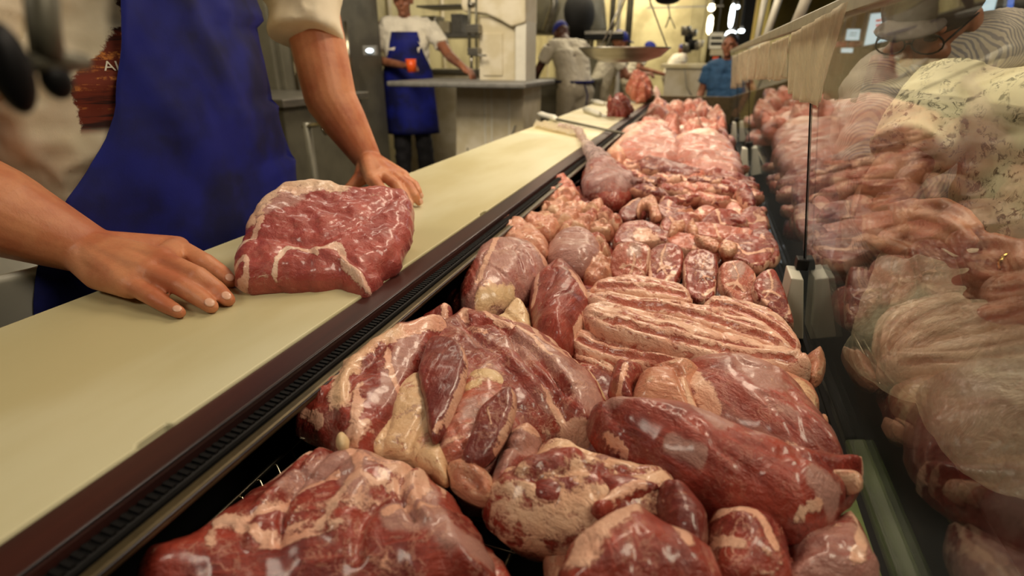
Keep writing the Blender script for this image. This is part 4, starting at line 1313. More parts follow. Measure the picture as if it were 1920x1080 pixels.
vs[:, :, 0] += (.016 * fbm(yy_ * 14 + zz_ * 5, zz_ * 3, 5, 3) + .008 + .006 * fbm(yy_ * 30 - zz_ * 22, zz_ * 9, 8, 2)).reshape(nv, nu)
m = MB().add(vs.reshape(-1, 3), [(j * nu + i, (j + 1) * nu + i, (j + 1) * nu + i + 1, j * nu + i + 1) for j in range(nv - 1) for i in range(nu - 1)])
ap = m.build('apron', M['blue'], bt, True)
sol = ap.modifiers.new('thick', 'SOLIDIFY')
sol.thickness = .0022
m = MB()
for k in (.66, .9):
    m.tube([(-.84, k, 1.42), (-.88, .72 + (k - .72) * .8, 1.5), (-.98, .74 + (k - .74) * .6, 1.52)], .008, 6)
m.build('apron_strap', M['blue'], bt, True)
tr = MB()
for k in (.63, .85):
    tr.cap((-.96, k, .92), .1, (-.97, k, .5), .075)
    tr.cap((-.97, k, .5), .075, (-.98, k, .1), .06)
tr.build('trousers', M['dark_cloth'], bt, voxel=.015)
for k in (.63, .85):
    MB().cap((-1.0, k, .05), .045, (-.86, k, .04), .04).build('shoe', M['shoe'], bt, True)


def figure(name, label, base, ang, J, wear, skin='skin_b', vox=.011, group=None, headf=(0, 1, 0), s=1.0):
    """a whole person in local axes (x right, y forward, z up), turned by ang and set on base"""
    o = thing(name, label, 'person', base, group)
    Rz = rotz(ang)
    L = lambda p: Rz @ (np.array(p, float) * s) + np.array(base)
    g = dict(pel=(0, 0, .93), che=(0, .02, 1.26), nec=(0, .02, 1.46), hea=(0, .05, 1.62), rs=(.19, .02, 1.4), ls=(-.19, .02, 1.4), re=(.25, .02, 1.12), le=(-.25, .02, 1.12),
             rw=(.24, .2, .98), lw=(-.24, .2, .98), rh=(.23, .28, .96), lh=(-.23, .28, .96), rk=(.1, .02, .5), lk=(-.1, .02, .5), ra=(.11, 0, .08), la=(-.11, 0, .08))
    g.update(J)
    g = {k: L(v) for k, v in g.items()}
    D = lambda v: Rz @ np.array(v, float)
    b = MB()
    q, R = head(b, g['hea'], D(headf), s)
    b.cap(g['nec'], .055 * s, g['hea'], .05 * s)
    b.cap(g['pel'], .09 * s, g['che'], .09 * s)
    for k in 'rl':
        b.cap(g[k + 's'], .052 * s, g[k + 'e'], .042 * s)
        b.cap(g[k + 'e'], .043 * s, g[k + 'w'], .028 * s)
        w, h = g[k + 'w'], g[k + 'h']
        d = h - w
        d = d / (np.linalg.norm(d) + 1e-9)
        sd = np.cross(d, (0, 0, 1.0))
        sd /= np.linalg.norm(sd) + 1e-9
        dn = np.array((0, 0, -1.))
        mc = [w + d * .085 * s + sd * (i - 1.5) * .02 * s for i in range(4)]
        for i in range(4):
            b.cap(w, .026 * s, mc[i], .015 * s, 8)
            p1 = mc[i] + (d * .8 + dn * .45) * .035 * s
            p2 = p1 + (d * .35 + dn * .9) * .03 * s
            b.cap(mc[i], .0115 * s, p1, .0105 * s, 8)
            b.cap(p1, .0105 * s, p2, .009 * s, 8)
        t0 = w + d * .035 * s + sd * .035 * s * (1 if k == 'l' else -1)
        b.cap(w, .02 * s, t0, .014 * s, 8)
        b.cap(t0, .013 * s, t0 + (d + dn * .4) * .04 * s, .01 * s, 8)
    b.build('body', M[skin], o, voxel=vox * s if vox * s < .008 else .008, sm=3)
    eyes(q, R, o, s)
    if 'shirt' in wear:
        m = MB()
        lr = g['rs'] - g['ls']
        mid = (g['rs'] + g['ls']) / 2
        m.cap(g['pel'] + (g['che'] - g['pel']) * .1 + lr * .12, .13 * s, g['che'] + lr * .2, .12 * s)
        m.cap(g['pel'] + (g['che'] - g['pel']) * .1 - lr * .12, .13 * s, g['che'] - lr * .2, .12 * s)
        m.cap(g['rs'] - lr * .12, .085 * s, g['ls'] + lr * .12, .085 * s)
        m.cap(g['che'] + lr * .2, .12 * s, mid + lr * .25, .09 * s)
        m.cap(g['che'] - lr * .2, .12 * s, mid - lr * .25, .09 * s)
        lng = wear.get('sleeve', .62)
        for k in 'rl':
            m.tube([g[k + 's'], g[k + 's'] + (g[k + 'e'] - g[k + 's']) * min(lng, 1)], [.075 * s, .066 * s], 14)
            if lng > 1:
                m.tube([g[k + 'e'], g[k + 'e'] + (g[k + 'w'] - g[k + 'e']) * (lng - 1)], [.066 * s, .05 * s], 14)
                m.ell(g[k + 'e'], (.064 * s,) * 3)
        m.build('shirt', M[wear['shirt']], o, voxel=.012, sm=3, disp=cloth_disp(.012, 12, 12, 14, 7))
    if 'trousers' in wear:
        m = MB()
        for k, sg in (('r', .09), ('l', -.09)):
            hp = g['pel'] + D((sg * s, 0, -.02))
            m.cap(hp, .115 * s, g[k + 'k'], .082 * s)
            m.tube([g[k + 'k'], g[k + 'a']], [.082 * s, .07 * s], 14)
            m.ell(g[k + 'k'], (.08 * s,) * 3)
        m.ell(g['pel'], (.15 * s, .13 * s, .12 * s), Rz)
        m.build('trousers', M[wear['trousers']], o, voxel=.014, sm=3, disp=cloth_disp(.012, 10, 10, 9, 9))
    for k in 'rl':
        a_ = g[k + 'a']
        MB().cap(a_ + D((0, -.03, -.035)) * s, .04 * s, a_ + D((0, .13, -.045)) * s, .034 * s).build('shoe', M['shoe'], o, True)
    if 'apron' in wear:
        vs = []
        nu, nv = 18, 26
        for j in range(nv):
            z = 1.36 - j * .034
            hw = np.interp(-z, [-1.36, -1.2, -1.05, -.5], [.11, .15, .215, .25])
            for i in range(nu):
                x = -hw + 2 * hw * i / (nu - 1)
                base_y = .155 if z < 1.3 else .145
                y = base_y - (x / .3) ** 2 * .16 + .02 * float(fbm(np.array([x * 16.]), np.array([z * 4.]), 5)[0])
                c_ = (g['che'] - L((0, .02, 1.26))) * np.clip((z - .93) / .33, 0, 1.2)
                vs.append(L((x, y, z)) + c_)
        m = MB().add(vs, [(j * nu + i, (j + 1) * nu + i, (j + 1) * nu + i + 1, j * nu + i + 1) for j in range(nv - 1) for i in range(nu - 1)])
        a_ = m.build('apron', M[wear['apron']], o, True)
        sl = a_.modifiers.new('thick', 'SOLIDIFY')
        sl.thickness = .004
    if 'ties' in wear:
        m = MB()
        c = g['pel'] + (g['che'] - g['pel']) * .25
        m.lathe([(.152, -.012), (.155, -.012), (.155, .012), (.152, .012)], c, 28, 1.35, 1.05)
        m.tube([c + D((.03, -.17, 0)), c + D((.06, -.2, -.12)), c + D((.05, -.2, -.26))], .008, 6)
        m.build('apron_ties', M[wear['ties']], o, True)
    if 'cap' in wear:
        m = MB()
        m.ell(q(0, -.012, .05), (.083 * s, .103 * s, .082 * s), R)
        m.build('cap', M[wear['cap']], o, True)
        MB().ell(q(0, .115, .05), (.06 * s, .06 * s, .008 * s), R).build('cap_brim', M[wear['cap']], o, True)
    else:
        MB().ell(q(0, -.025, .045), (.081 * s, .095 * s, .088 * s), R).build('hair', M['hair'], o, True)
    return o, g, q, R


# man at the band saw
pb = P(765, 112, y=4.6)
ang = math.radians(180 + 22)
cup = P(772, 123, y=4.25)
lhand = P(878, 132, y=4.15)


def loc(base, ang, w, s=1.0):
    return rotz(-ang) @ ((np.array(w) - np.array(base)) / s)


base = (pb[0], pb[1], .1)
S1 = 1.0
hx = loc(base, ang, cup, S1)
lx = loc(base, ang, lhand, S1)
figure('saw_operator', 'man in a blue apron holding an orange cup beside the white band saw', base, ang,
       dict(hea=(0, .06, 1.61), rs=(.2, .02, 1.4), ls=(-.2, .02, 1.4), re=(.3, .0, 1.14), rw=hx + (.07, -.04, -.0), rh=hx + (.0, -.0, 0), le=tuple((np.array((-.2, .02, 1.4)) + lx) / 2 + (-.02, -.06, -.07)), lw=lx + (.05, -.04, .03), lh=lx),
       dict(shirt='fabricwhite', apron='blue', trousers='dark_cloth'), 'skin_b', headf=(.1, 1, -.25), s=S1)
M['orange'] = plain('orange_plastic', srgb(240, 92, 30), .35, 0, .06)
c = cup + (.012, -.03, 0)
cpo = MB().lathe([(.001, -.05), (.036, -.05), (.043, .05), (.039, .05), (.033, -.044), (.001, -.044)], c, 24, caps=False).build('cup', M['orange'], None, True)
tag(cpo, 'orange plastic cup held by the man at the band saw', 'cup')

# man bending over the bench, back turned
pb = P(1078, 112, y=6.0)
figure('bench_worker', 'man in a white T-shirt and pale trousers bending over the back bench, seen from behind', (pb[0], pb[1], 0), math.radians(38),
       dict(pel=(0, -.05, .95), che=(0, .1, 1.25), nec=(0, .25, 1.42), hea=(.0, .38, 1.5), rs=(.2, .2, 1.36), ls=(-.2, .2, 1.36), re=(.26, .38, 1.18), le=(-.30, .28, 1.14), rw=(.16, .6, 1.08), lw=(-.24, .55, 1.0), rh=(.14, .68, 1.06), lh=(-.22, .63, .98)),
       dict(shirt='fabricwhite', trousers='beige_cloth', cap='cap', ties='blue'), 'skin_c', headf=(0, .6, -.7))
# men working farther along the counter
pb = P(1148, 112, y=7.4)
figure('counter_worker', 'man in a white shirt and blue cap working behind the hanging scale', (pb[0] - .05, pb[1], 0), math.radians(-70),
       dict(pel=(0, -.1, .93), che=(0, 0, 1.2), nec=(0, .08, 1.32), hea=(0, .13, 1.45), rs=(.19, .06, 1.27), ls=(-.19, .06, 1.27), re=(.25, .2, 1.05), le=(-.22, .2, 1.05), rw=(.38, .38, 1.08), lw=(-.1, .42, 1.05), rh=(.44, .45, 1.08), lh=(-.08, .5, 1.04)),
       dict(shirt='fabricwhite', trousers='beige_cloth', cap='cap', apron='fabricwhite'), 'skin_b', headf=(0, 1, -.4))
pb = P(1200, 112, y=9.6)
figure('counter_worker', 'worker whose dark blue cap shows above the scale pan, head bent low', (pb[0] - .05, pb[1], 0), math.radians(-80),
       dict(pel=(0, -.1, .93), che=(0, 0, 1.18), nec=(0, .1, 1.3), hea=(0, .18, 1.38), rs=(.19, .08, 1.26), ls=(-.19, .08, 1.26), rw=(.2, .45, 1.02), lw=(-.1, .45, 1.02), rh=(.2, .5, 1.0), lh=(-.1, .5, 1.0)),
       dict(shirt='fabricwhite', trousers='beige_cloth', cap='cap'), 'skin_b', headf=(0, .8, -.5))
pb = P(1268, 112, y=12.0)
figure('counter_worker', 'farthest worker with a blue cap reaching out pale hands over the counter', (pb[0], pb[1], 0), math.radians(-60),
       dict(pel=(0, -.1, .93), che=(0, 0, 1.18), nec=(0, .08, 1.32), hea=(0, .12, 1.4), rs=(.19, .06, 1.27), ls=(-.19, .06, 1.27), rw=(.3, .5, 1.05), lw=(-.1, .5, 1.02), rh=(.32, .58, 1.03), lh=(-.1, .58, 1.0)),
       dict(shirt='fabricwhite', trousers='beige_cloth', cap='cap'), 'skin_b', headf=(0, .8, -.4))
# far customer in blue beyond the end of the case
M['blueshirt'] = plain('blue_shirt', srgb(52, 92, 132), .8)
pb = P(1366, 112, y=5.8)
figure('far_customer', 'small blurred customer in a blue shirt walking beyond the end of the case', (pb[0], pb[1], 0), math.radians(165),
       dict(), dict(shirt='blueshirt', trousers='dark_cloth'), 'skin_b', s=.84)

# ---- woman at the glass
wo = thing('customer_woman', 'customer in a white floral blouse behind the glass holding a plastic bag of meat', 'person', (.5, 1.05, 0))
sR, sL = P(1775, 190, y=1.12), np.array((.58, .72, 1.2))
cuf = P(1702, 292, y=1.02)
elb = P(1668, 345, y=1.0)
b = MB()
q, R = head(b, (.50, .98, 1.43), (-.9, -.3, -.5), .95)
b.cap((.5, .98, 1.22), .05, (.5, .98, 1.38), .045)
b.ell((.5, 1.0, 1.0), (.1, .15, .2))
w1 = P(1640, 410, x=.285)
b.cap(sR, .045, elb, .038)
b.cap(elb, .038, w1, .028)
h1 = dict(mcp=[P(1712, 388, x=.285), P(1716, 410, x=.278), P(1706, 435, x=.274), P(1692, 455, x=.274)],
          pip=[P(1768, 384, x=.285), P(1772, 415, x=.272), P(1756, 444, x=.268), P(1732, 466, x=.27)],
          dip=[P(1806, 402, x=.285), P(1802, 434, x=.276), P(1784, 458, x=.27), P(1755, 475, x=.272)],
          tip=[P(1832, 428, x=.29), P(1822, 452, x=.28), P(1800, 470, x=.276), P(1772, 482, x=.275)])
hand(b, w1, thumb=[P(1640, 440, x=.265), P(1668, 462, x=.258), P(1700, 474, x=.255)], wr=.026, fr=.0085, palm=.0135, **h1)
e2 = np.array((.56, .56, 1.0))
w2 = P(1985, 530, x=.335)
b.cap(sL, .048, e2, .042)
b.cap(e2, .042, w2, .027)
h2 = dict(mcp=[P(1918, 470, x=.31), P(1922, 500, x=.305), P(1920, 530, x=.305), P(1925, 558, x=.31)],
          pip=[P(1862, 452, x=.30), P(1862, 487, x=.295), P(1864, 520, x=.295), P(1876, 550, x=.30)],
          dip=[P(1822, 452, x=.295), P(1820, 488, x=.29), P(1824, 522, x=.29), P(1842, 550, x=.295)],
          tip=[P(1792, 462, x=.29), P(1788, 494, x=.286), P(1795, 526, x=.286), P(1816, 552, x=.29)])
hand(b, w2, thumb=[P(1930, 580, x=.315), P(1880, 590, x=.30), P(1850, 585, x=.295)], wr=.026, fr=.0085, palm=.0135, **h2)
b.build('body', M['skin_b'], wo, voxel=.003, sm=4)
eyes(q, R, wo, .95)
MB().ell(q(0, -.03, .03), (.085, .105, .11), R).build('hair', M['hair'], wo, True)
rg = np.array(h2['pip'][1]) * .45 + np.array(h2['mcp'][1]) * .55
dd = np.array(h2['pip'][1]) - np.array(h2['mcp'][1])
dd /= np.linalg.norm(dd)
M['gold'] = plain('gold_ring', srgb(240, 200, 110), .18, 1.0)
MB().tube([rg - dd * .002, rg + dd * .002], .0112, 20).build('ring', M['gold'], wo, True)
s = MB()
s.ell((.53, 1.0, .92), (.125, .2, .22))
s.ell((.52, 1.0, 1.08), (.12, .2, .2))
s.cap(sR + (.02, -.03, -.02), .062, sL + (0, .04, .0), .07)
s.tube([sR + (.01, 0, .02), sR + (cuf - sR) * .5, cuf], [.068, .064, .056], 18)
s.tube([sL, sL + (e2 - sL) * .55], [.07, .064], 18)
s.build('blouse', M['floral'], wo, voxel=.006, sm=3, disp=cloth_disp(.008, 14, 12, 12, 21))
m = MB()
for k in (.9, 1.12):
    m.cap((.55, k, .85), .1, (.55, k, .1), .07)
m.build('trousers', M['dark_cloth'], wo, voxel=.015)
for k in (.9, 1.12):
    MB().cap((.56, k, .045), .045, (.44, k, .035), .035).build('shoe', M['shoe'], wo, True)

# ---- man with cap and glasses leaning over the glass
ma = thing('customer_man', 'customer in a striped shirt, cap and glasses, looking down behind the woman', 'person', (.6, 1.6, 0))
hc = P(1742, 42, y=1.4)
b = MB()
q, R = head(b, hc, (-.45, -.72, -.55), .95)
nk = P(1790, 120, y=1.46)
b.cap(nk, .055, hc, .05)
lo_ = P(1640, 330, y=1.25)
r1, r2 = P(1650, 165, y=1.42), P(1855, 105, y=1.42)
b.cap(r1, .05, P(1640, 250, y=1.3), .04)
b.cap(P(1640, 250, y=1.3), .04, lo_, .03)
b.ell((.52, 1.5, 1.1), (.1, .12, .2))
wv = lo_
mc = [P(1612 + 8 * i, 372 + 6 * i, y=1.2) for i in range(4)]
tp = [P(1600 + 9 * i, 400 + 6 * i, y=1.16) for i in range(4)]
hand(b, wv, mc, [a_ * .6 + b_ * .4 for a_, b_ in zip(mc, tp)], [a_ * .3 + b_ * .7 for a_, b_ in zip(mc, tp)], tp, None, wr=.027, fr=.009, palm=.014)
b.build('body', M['skin_b'], ma, voxel=.004, sm=3)
eyes(q, R, ma)
MB().ell(q(0, -.015, .05), (.084, .104, .08), R).build('cap', M['greycap'], ma, True)
MB().ell(q(0, .10, .05), (.058, .045, .007), R).build('cap_brim', M['greycap'], ma, True)
gm = MB()
for k in (-1, 1):
    cc = q(.033 * k, .1, .012)
    pth = [cc + .026 * (math.cos(a) * R[:, 0] + .78 * math.sin(a) * R[:, 2]) for a in np.linspace(0, 2 * math.pi, 17)]
    gm.tube(pth, .0018, 6)
    gm.tube([q(.06 * k, .1, .014), q(.082 * k, .0, .016)], .0018, 6)
gm.tube([q(-.008, .1, .014), q(.008, .1, .014)], .0018, 6)
gm.build('glasses', M['black'], ma, True)
s = MB()
s.cap(P(1700, 230, y=1.5), .15, P(1720, 480, y=1.55), .16)
s.cap(r1, .075, r2, .085)
s.cap(P(1740, 170, y=1.5), .12, P(1800, 330, y=1.6), .16)
s.tube([r1, P(1640, 250, y=1.3), P(1632, 320, y=1.25)], [.078, .066, .05], 16)
s.build('shirt', M['striped'], ma, voxel=.008, sm=3, disp=cloth_disp(.01, 10, 10, 12, 33))
m = MB()
c0 = nk
for k in range(14):
    a = k / 13 * 2 * math.pi
m.lathe([(.062, -.01), (.085, -.028), (.092, -.02), (.066, .02)], nk + (0, 0, .0), 28)
m.build('collar', M['striped'], ma, True)
m = MB()
for k in (-.1, .1):
    m.cap((.6 + k, 1.62, .9), .11, (.6 + k, 1.62, .1), .07)
m.build('trousers', M['dark_cloth'], ma, voxel=.015)
for k in (-.1, .1):
    MB().cap((.6 + k, 1.64, .045), .045, (.6 + k, 1.5, .035), .035).build('shoe', M['shoe'], ma, True)

# plastic bag held by the woman
def bagmat(name, col, dif, rough=.3, spark=.25, trl=.25):
    t = NT(name)
    tr = t.n('ShaderNodeBsdfTransparent')
    tr.inputs[0].default_value = (.95, .94, .92, 1)
    pr = t.b
    v = t.pos()
    n1 = t.noise(t.mapping(v, (1, 2.2, 1)), 18, 5, .65, .8)
    n2 = t.noise(v, 60, 4, .6, .5)
    pr.inputs['Base Color'].default_value = col
    pr.inputs['Roughness'].default_value = rough
    t.bump(t.math('ADD', n1, t.math('MULTIPLY', n2, .4)), .9, .01)
    tl_ = t.n('ShaderNodeBsdfTranslucent')
    tl_.inputs[0].default_value = col
    m0 = t.n('ShaderNodeMixShader')
    m0.inputs[0].default_value = trl
    t.t.links.new(pr.outputs[0], m0.inputs[1])
    t.t.links.new(tl_.outputs[0], m0.inputs[2])
    mx = t.n('ShaderNodeMixShader')
    t.set(mx.inputs[0], t.math('ADD', dif - spark / 2, t.math('MULTIPLY', t.ramp(n1, .3, .7), spark), True))
    t.t.links.new(tr.outputs[0], mx.inputs[1])
    t.t.links.new(m0.outputs[0], mx.inputs[2])
    t.t.links.new(mx.outputs[0], t.out.inputs[0])
    return t.m


M['custbag'] = bagmat('crumpled_plastic_bag', srgb(226, 214, 188), .55, .3, .35)
M['meatbag'] = bagmat('clear_meat_bag', srgb(232, 206, 204), .42, .16, .6)
M['sheet'] = bagmat('hanging_plastic_sheet', srgb(236, 226, 200), .7, .4, .2, .55)
bgm = MB()
cen = P(1790, 650, x=.32)
bgm.ell(cen + (0.02, -.02, 0), (.07, .17, .10), rotz(0) @ rotx(.35), 40, 28)
bgm.cap(P(1700, 500, x=.3), .04, P(1700, 640, x=.31), .07)
bgm.cap(P(1600, 660, x=.3), .02, P(1720, 660, x=.31), .07)
bgm.cap(P(1760, 520, x=.31), .04, P(1800, 640, x=.32), .09)
bo = bgm.build('plastic_bag', M['custbag'], None, voxel=.006, sm=8, disp=lambda co, no: co + no * (.012 * fbm(co[:, 1] * 22 + co[:, 2] * 14, co[:, 2] * 40 - co[:, 1] * 10, 4, 4) - .01 * np.abs(fbm(co[:, 1] * 14, co[:, 2] * 26, 9, 3)))[:, None])
tag(bo, 'large crumpled clear plastic bag hanging from the woman\'s hands behind the glass', 'plastic bag')
# bag of meat at the rail
bc = P(1140, 345, z=.915)
bgm = MB()
bgm.ell(bc + (0, 0, .0), (.075, .085, .052), None, 36, 24)
nk1 = P(1098, 285, z=.955)
bgm.cap(bc + (-.02, .02, .02), .05, bc + (-.04, .07, .045), .034)
bgm.cap(bc + (-.04, .07, .045), .034, P(1094, 262, z=.975), .008)
bgm.tube([P(1094, 262, z=.975), P(1085, 245, z=.962), P(1050, 238, z=.957)], [.008, .016, .02], 12)
bo = bgm.build('meat_bag', M['meatbag'], None, voxel=.005, sm=5, disp=lambda co, no: co + no * (.014 * fbm(co[:, 0] * 60 + co[:, 1] * 10, co[:, 1] * 20 + co[:, 2] * 20, 4, 3) - .02 * np.abs(fbm(co[:, 0] * 34 - co[:, 2] * 12, co[:, 1] * 14, 9, 2)) + .004)[:, None])
tag(bo, 'clear plastic bag filled with red meat, its twisted neck resting on the board edge', 'plastic bag')
cut('bagged_meat', 'dark red meat inside the clear plastic bag', [(1090, 335), (1100, 312), (1130, 305), (1165, 318), (1188, 345), (1185, 378), (1150, 392), (1110, 380), (1092, 358)], .9, .035, 'beef', (10, 0), .004, .04, .006, Hb=.03, m=.3, marb=.8)


# plastic sheets hung over the glass rail
def PG(x, y, off=.012):
    d = cF + cR * (x - 960) / F_PX + cU * (540 - y) / F_PX
    t_ = ((.19 + .16 * .93 - off) - .16 * cC[2]) / (d[0] + .16 * d[2])
    return cC + d * t_


def sheet(label, quad, seed):
    (a, b, c, d) = [PG(*p) for p in quad]   # near top, far top, far bottom, near bottom
    nu, nv = 26, 16
    vs = []
    for j in range(nv):
        for i in range(nu):
            u, v_ = i / (nu - 1), j / (nv - 1)
            p = (a * (1 - u) + b * u) * (1 - v_) + (d * (1 - u) + c * u) * v_
            wv = .004 * math.sin(u * 21 + seed) + .003 * math.sin(u * 47 + seed * 2 + v_ * 2)
            p = p + np.array((-wv * (.3 + v_) - .004, 0, .003 * math.sin(u * 9 + seed) * v_))
            vs.append(p)
    m = MB().add(vs, [(j * nu + i, (j + 1) * nu + i, (j + 1) * nu + i + 1, j * nu + i + 1) for j in range(nv - 1) for i in range(nu - 1)])
    o = m.build('plastic_sheet', M['sheet'], None, True)
    sl = o.modifiers.new('thick', 'SOLIDIFY')
    sl.thickness = .0012
    tag(o, label, 'plastic sheet', 'plastic sheets hung along the glass rail')


SH = [([(1600, 2), (1492, 62), (1488, 178), (1546, 202)], 'nearest and largest cream plastic sheet hung over the glass rail'),
      ([(1487, 66), (1452, 80), (1448, 150), (1474, 148)], 'second plastic sheet on the rail, right behind the largest'),
      ([(1448, 76), (1428, 84), (1424, 148), (1438, 146)], 'third plastic sheet on the rail'),
      ([(1424, 86), (1410, 92), (1408, 148), (1418, 146)], 'fourth plastic sheet on the rail'),
      ([(1408, 92), (1397, 96), (1395, 150), (1402, 150)], 'fifth plastic sheet on the rail'),
      ([(1395, 97), (1386, 101), (1384, 156), (1390, 156)], 'sixth plastic sheet on the rail'),
      ([(1384, 102), (1374, 106), (1373, 165), (1380, 165)], 'seventh and farthest plastic sheet on the rail')]
for i, (qd, lb) in enumerate(SH):
    sheet(lb, qd, i * 1.7)

# ---------------------------------------------------------------- the hall
def st(o):
    o['kind'] = 'structure'
    return o


M['walltile'] = plain('cream_wall', srgb(206, 196, 150), .5, 0, .18, 2, .1, 6, .004, col2=srgb(170, 158, 116))
M['yellowwall'] = plain('yellow_wall', srgb(206, 178, 84), .6, 0, .2, 2)
M['ceil'] = plain('grey_ceiling', srgb(128, 126, 124), .8, 0, .15, 1)
M['floor'] = plain('dark_wet_floor', srgb(70, 58, 48), .35, 0, .35, 3)
M['greenwall'] = plain('dark_green_fascia', srgb(52, 66, 54), .6, 0, .3, 2)
M['greyplastic'] = plain('grey_plastic', srgb(120, 118, 112), .5)
M['red'] = plain('red_plastic', srgb(190, 44, 30), .45)
XL, XR, YB, YF, HC = -3.7, 6.0, -2.0, 19.0, 3.2
st(MB().box(XL - .1, XR + .1, YB - .1, YF + .1, -.1, 0).build('floor', M['floor']))
st(MB().box(XL - .1, XR + .1, YB - .1, YF + .1, HC, HC + .1).build('ceiling', M['ceil']))
st(MB().box(XL - .1, XL, YB, YF, 0, HC).build('wall_left', M['walltile']))
st(MB().box(XR, XR + .1, YB, YF, 0, HC).build('wall_right', M['greenwall']))
st(MB().box(XL, XR, YF, YF + .1, 0, HC).build('wall_far', M['yellowwall']))
st(MB().box(XL, XR, YB - .1, YB, 0, HC).build('wall_near', M['greenwall']))
for i in range(14):
    yy = YB + 1 + i * 1.45
    st(MB().box(XL, XL + .03, yy, yy + .08, 0, HC).build('trim_%d' % (i + 1), M['white'], bevel=.004))


def boxpx(x0, x1, y0, y1, Y, d, name, mat, parent, bevel=.004, zmin=None, dx=0):
    """upright box whose front face covers a photo rectangle at depth Y"""
    a, b_ = P(x0, (y0 + y1) / 2, y=Y), P(x1, (y0 + y1) / 2, y=Y)
    xm = (x0 + x1) / 2
    zt, zb_ = P(xm, y0, y=Y)[2], P(xm, y1, y=Y)[2]
    if zmin is not None:
        zb_ = zmin
    return MB().box(a[0], b_[0], Y, Y + d, zb_, zt).build(name, mat, parent, bevel=bevel)


# stainless cold room behind the butcher
fr = thing('steel_refrigerator', 'tall dull stainless refrigerator behind the butcher\'s arm', 'refrigerator', (-3.1, 3.2, 0))
MB().box(-3.65, -2.66, 3.05, 4.3, 0, 2.6).build('body', M['steeldark'], fr, bevel=.01)
for k in range(2):
    d_ = MB().box(-2.66, -2.62, 3.08 + k * .62, 3.67 + k * .62, .2, 2.4).build('door', M['steeldark'], fr, bevel=.006)
    MB().tube([(-2.58, 3.14 + k * .62, 1.0), (-2.58, 3.14 + k * .62, 1.5)], .012, 8).build('door_handle', M['chrome'], d_, True)
f2 = thing('steel_cabinet', 'grey stainless cabinet behind the apron, left of the man with the cup', 'cabinet', (-2.2, 2.2, 0))
MB().box(-3.2, -2.0, 2.3, 3.0, 0, 1.02).build('body', M['steeldark'], f2, bevel=.008)
MB().box(-3.25, -1.96, 2.26, 3.02, 1.02, 1.06).build('worktop', M['steel'], f2, bevel=.004)
MB().box(-3.1, -2.06, 2.285, 2.3, .12, .92).build('door', M['steel'], f2, bevel=.004)
pp = thing('water_pipe', 'thin water pipe with a chrome tap beside the steel cabinet', 'pipe', (-1.9, 2.3, 0))
a = P(575, 230, y=2.1)
MB().tube([(a[0], 2.1, 0), (a[0], 2.1, a[2])], .018, 10).build('pipe', M['steeldark'], pp, True)
MB().tube([(a[0] - .02, 2.1, a[2] - .02), (a[0] + .09, 2.08, a[2] - .0), (a[0] + .13, 2.06, a[2] - .04)], .011, 8).build('tap', M['chrome'], pp, True)
wl = thing('steel_glint', 'small bluish glow added as a light glint on the steel, left of the man with the cup', 'lamp', tuple(P(692, 95, y=3.3)))
c = P(692, 95, y=3.3)
M['glintcool'] = emit('cool_glint_glow', (.8, .92, 1, 1), 5)
MB().box(c[0] - .05, c[0] + .05, c[1], c[1] + .03, c[2] - .03, c[2] + .03).build('housing', M['greyplastic'], wl, bevel=.005)  # backing of the glint, no lamp stands here
MB().ell(c + (.01, -.01, 0), (.026, .012, .012)).build('bulb', M['glintcool'], wl, True)  # glowing stand-in for light reflected in the steel

# shelf unit behind the man with the cup
sf = thing('wall_shelf', 'grey wall shelf holding boxes behind the man with the cup', 'shelf', (-2.6, 6.4, 1.5))
boxpx(775, 900, 62, 70, 6.2, .5, 'shelf_board', M['greyplastic'], sf)
boxpx(780, 900, 8, 12, 6.2, .5, 'shelf_board', M['greyplastic'], sf)
for i, (x0, x1, y0, mt, lb) in enumerate(((790, 818, 30, 'steel', 'steel box on the wall shelf, leftmost'), (822, 842, 40, 'white', 'small white box on the wall shelf'), (846, 868, 26, 'greyplastic', 'grey carton on the wall shelf, rightmost'))):
    a, b_ = P(x0, 62, y=6.25), P(x1, 62, y=6.25)
    o = MB().box(a[0], b_[0], 6.25, 6.5, a[2], P(x0, y0, y=6.25)[2]).build('storage_box', M[mt], None, bevel=.01)
    tag(o, lb, 'box', 'boxes on the wall shelf')
wb = thing('work_bench', 'white work bench against the wall behind the man with the cup', 'bench', (-2.5, 6.3, 0))
boxpx(735, 900, 130, 138, 5.6, .8, 'worktop', M['steel'], wb)
boxpx(740, 895, 138, 230, 5.65, .7, 'body', M['white'], wb, zmin=0)

# band saw
bs = thing('band_saw', 'tall white enamelled meat band saw with a grey steel table', 'band saw', tuple(P(920, 240, y=4.0)[:2]) + (0,))
YS = 4.0
px = lambda x, y: P(x, y, y=YS)
# head with a rounded lower edge
pts = [(866, -150), (985, -150), (985, 42), (958, 50), (938, 38), (912, 26), (896, 24), (868, 22), (864, 10)]
wp = [px(*q_) for q_ in pts]
n_ = len(wp)
m = MB().add([(p[0], YS, p[2]) for p in wp] + [(p[0], YS + .3, p[2]) for p in wp], [tuple(range(n_)), tuple(range(n_, 2 * n_))[::-1]] + [(i, n_ + i, n_ + (i + 1) % n_, (i + 1) % n_) for i in range(n_)])
m.build('wheel_housing', M['white'], bs, bevel=.012)
boxpx(898, 966, 30, 152, YS + .05, .2, 'column', M['white'], bs)
boxpx(966, 986, 30, 152, YS + .02, .26, 'column_side', M['bracket'], bs)
boxpx(905, 942, 62, 142, YS + .04, .012, 'column_panel', M['white'], bs)
m = MB()
a = px(889, 0)
m.tube([a + (0, .08, .3), px(886, 148) + (0, .08, 0)], .006, 6)
m.build('blade', M['steel'], bs, True)
m = MB()
m.tube([px(880, -10), px(880, 92)], .012, 8)
m.tube([px(893, -10), px(893, 88)], .009, 8)
m.build('guide_post', M['steeldark'], bs, True)
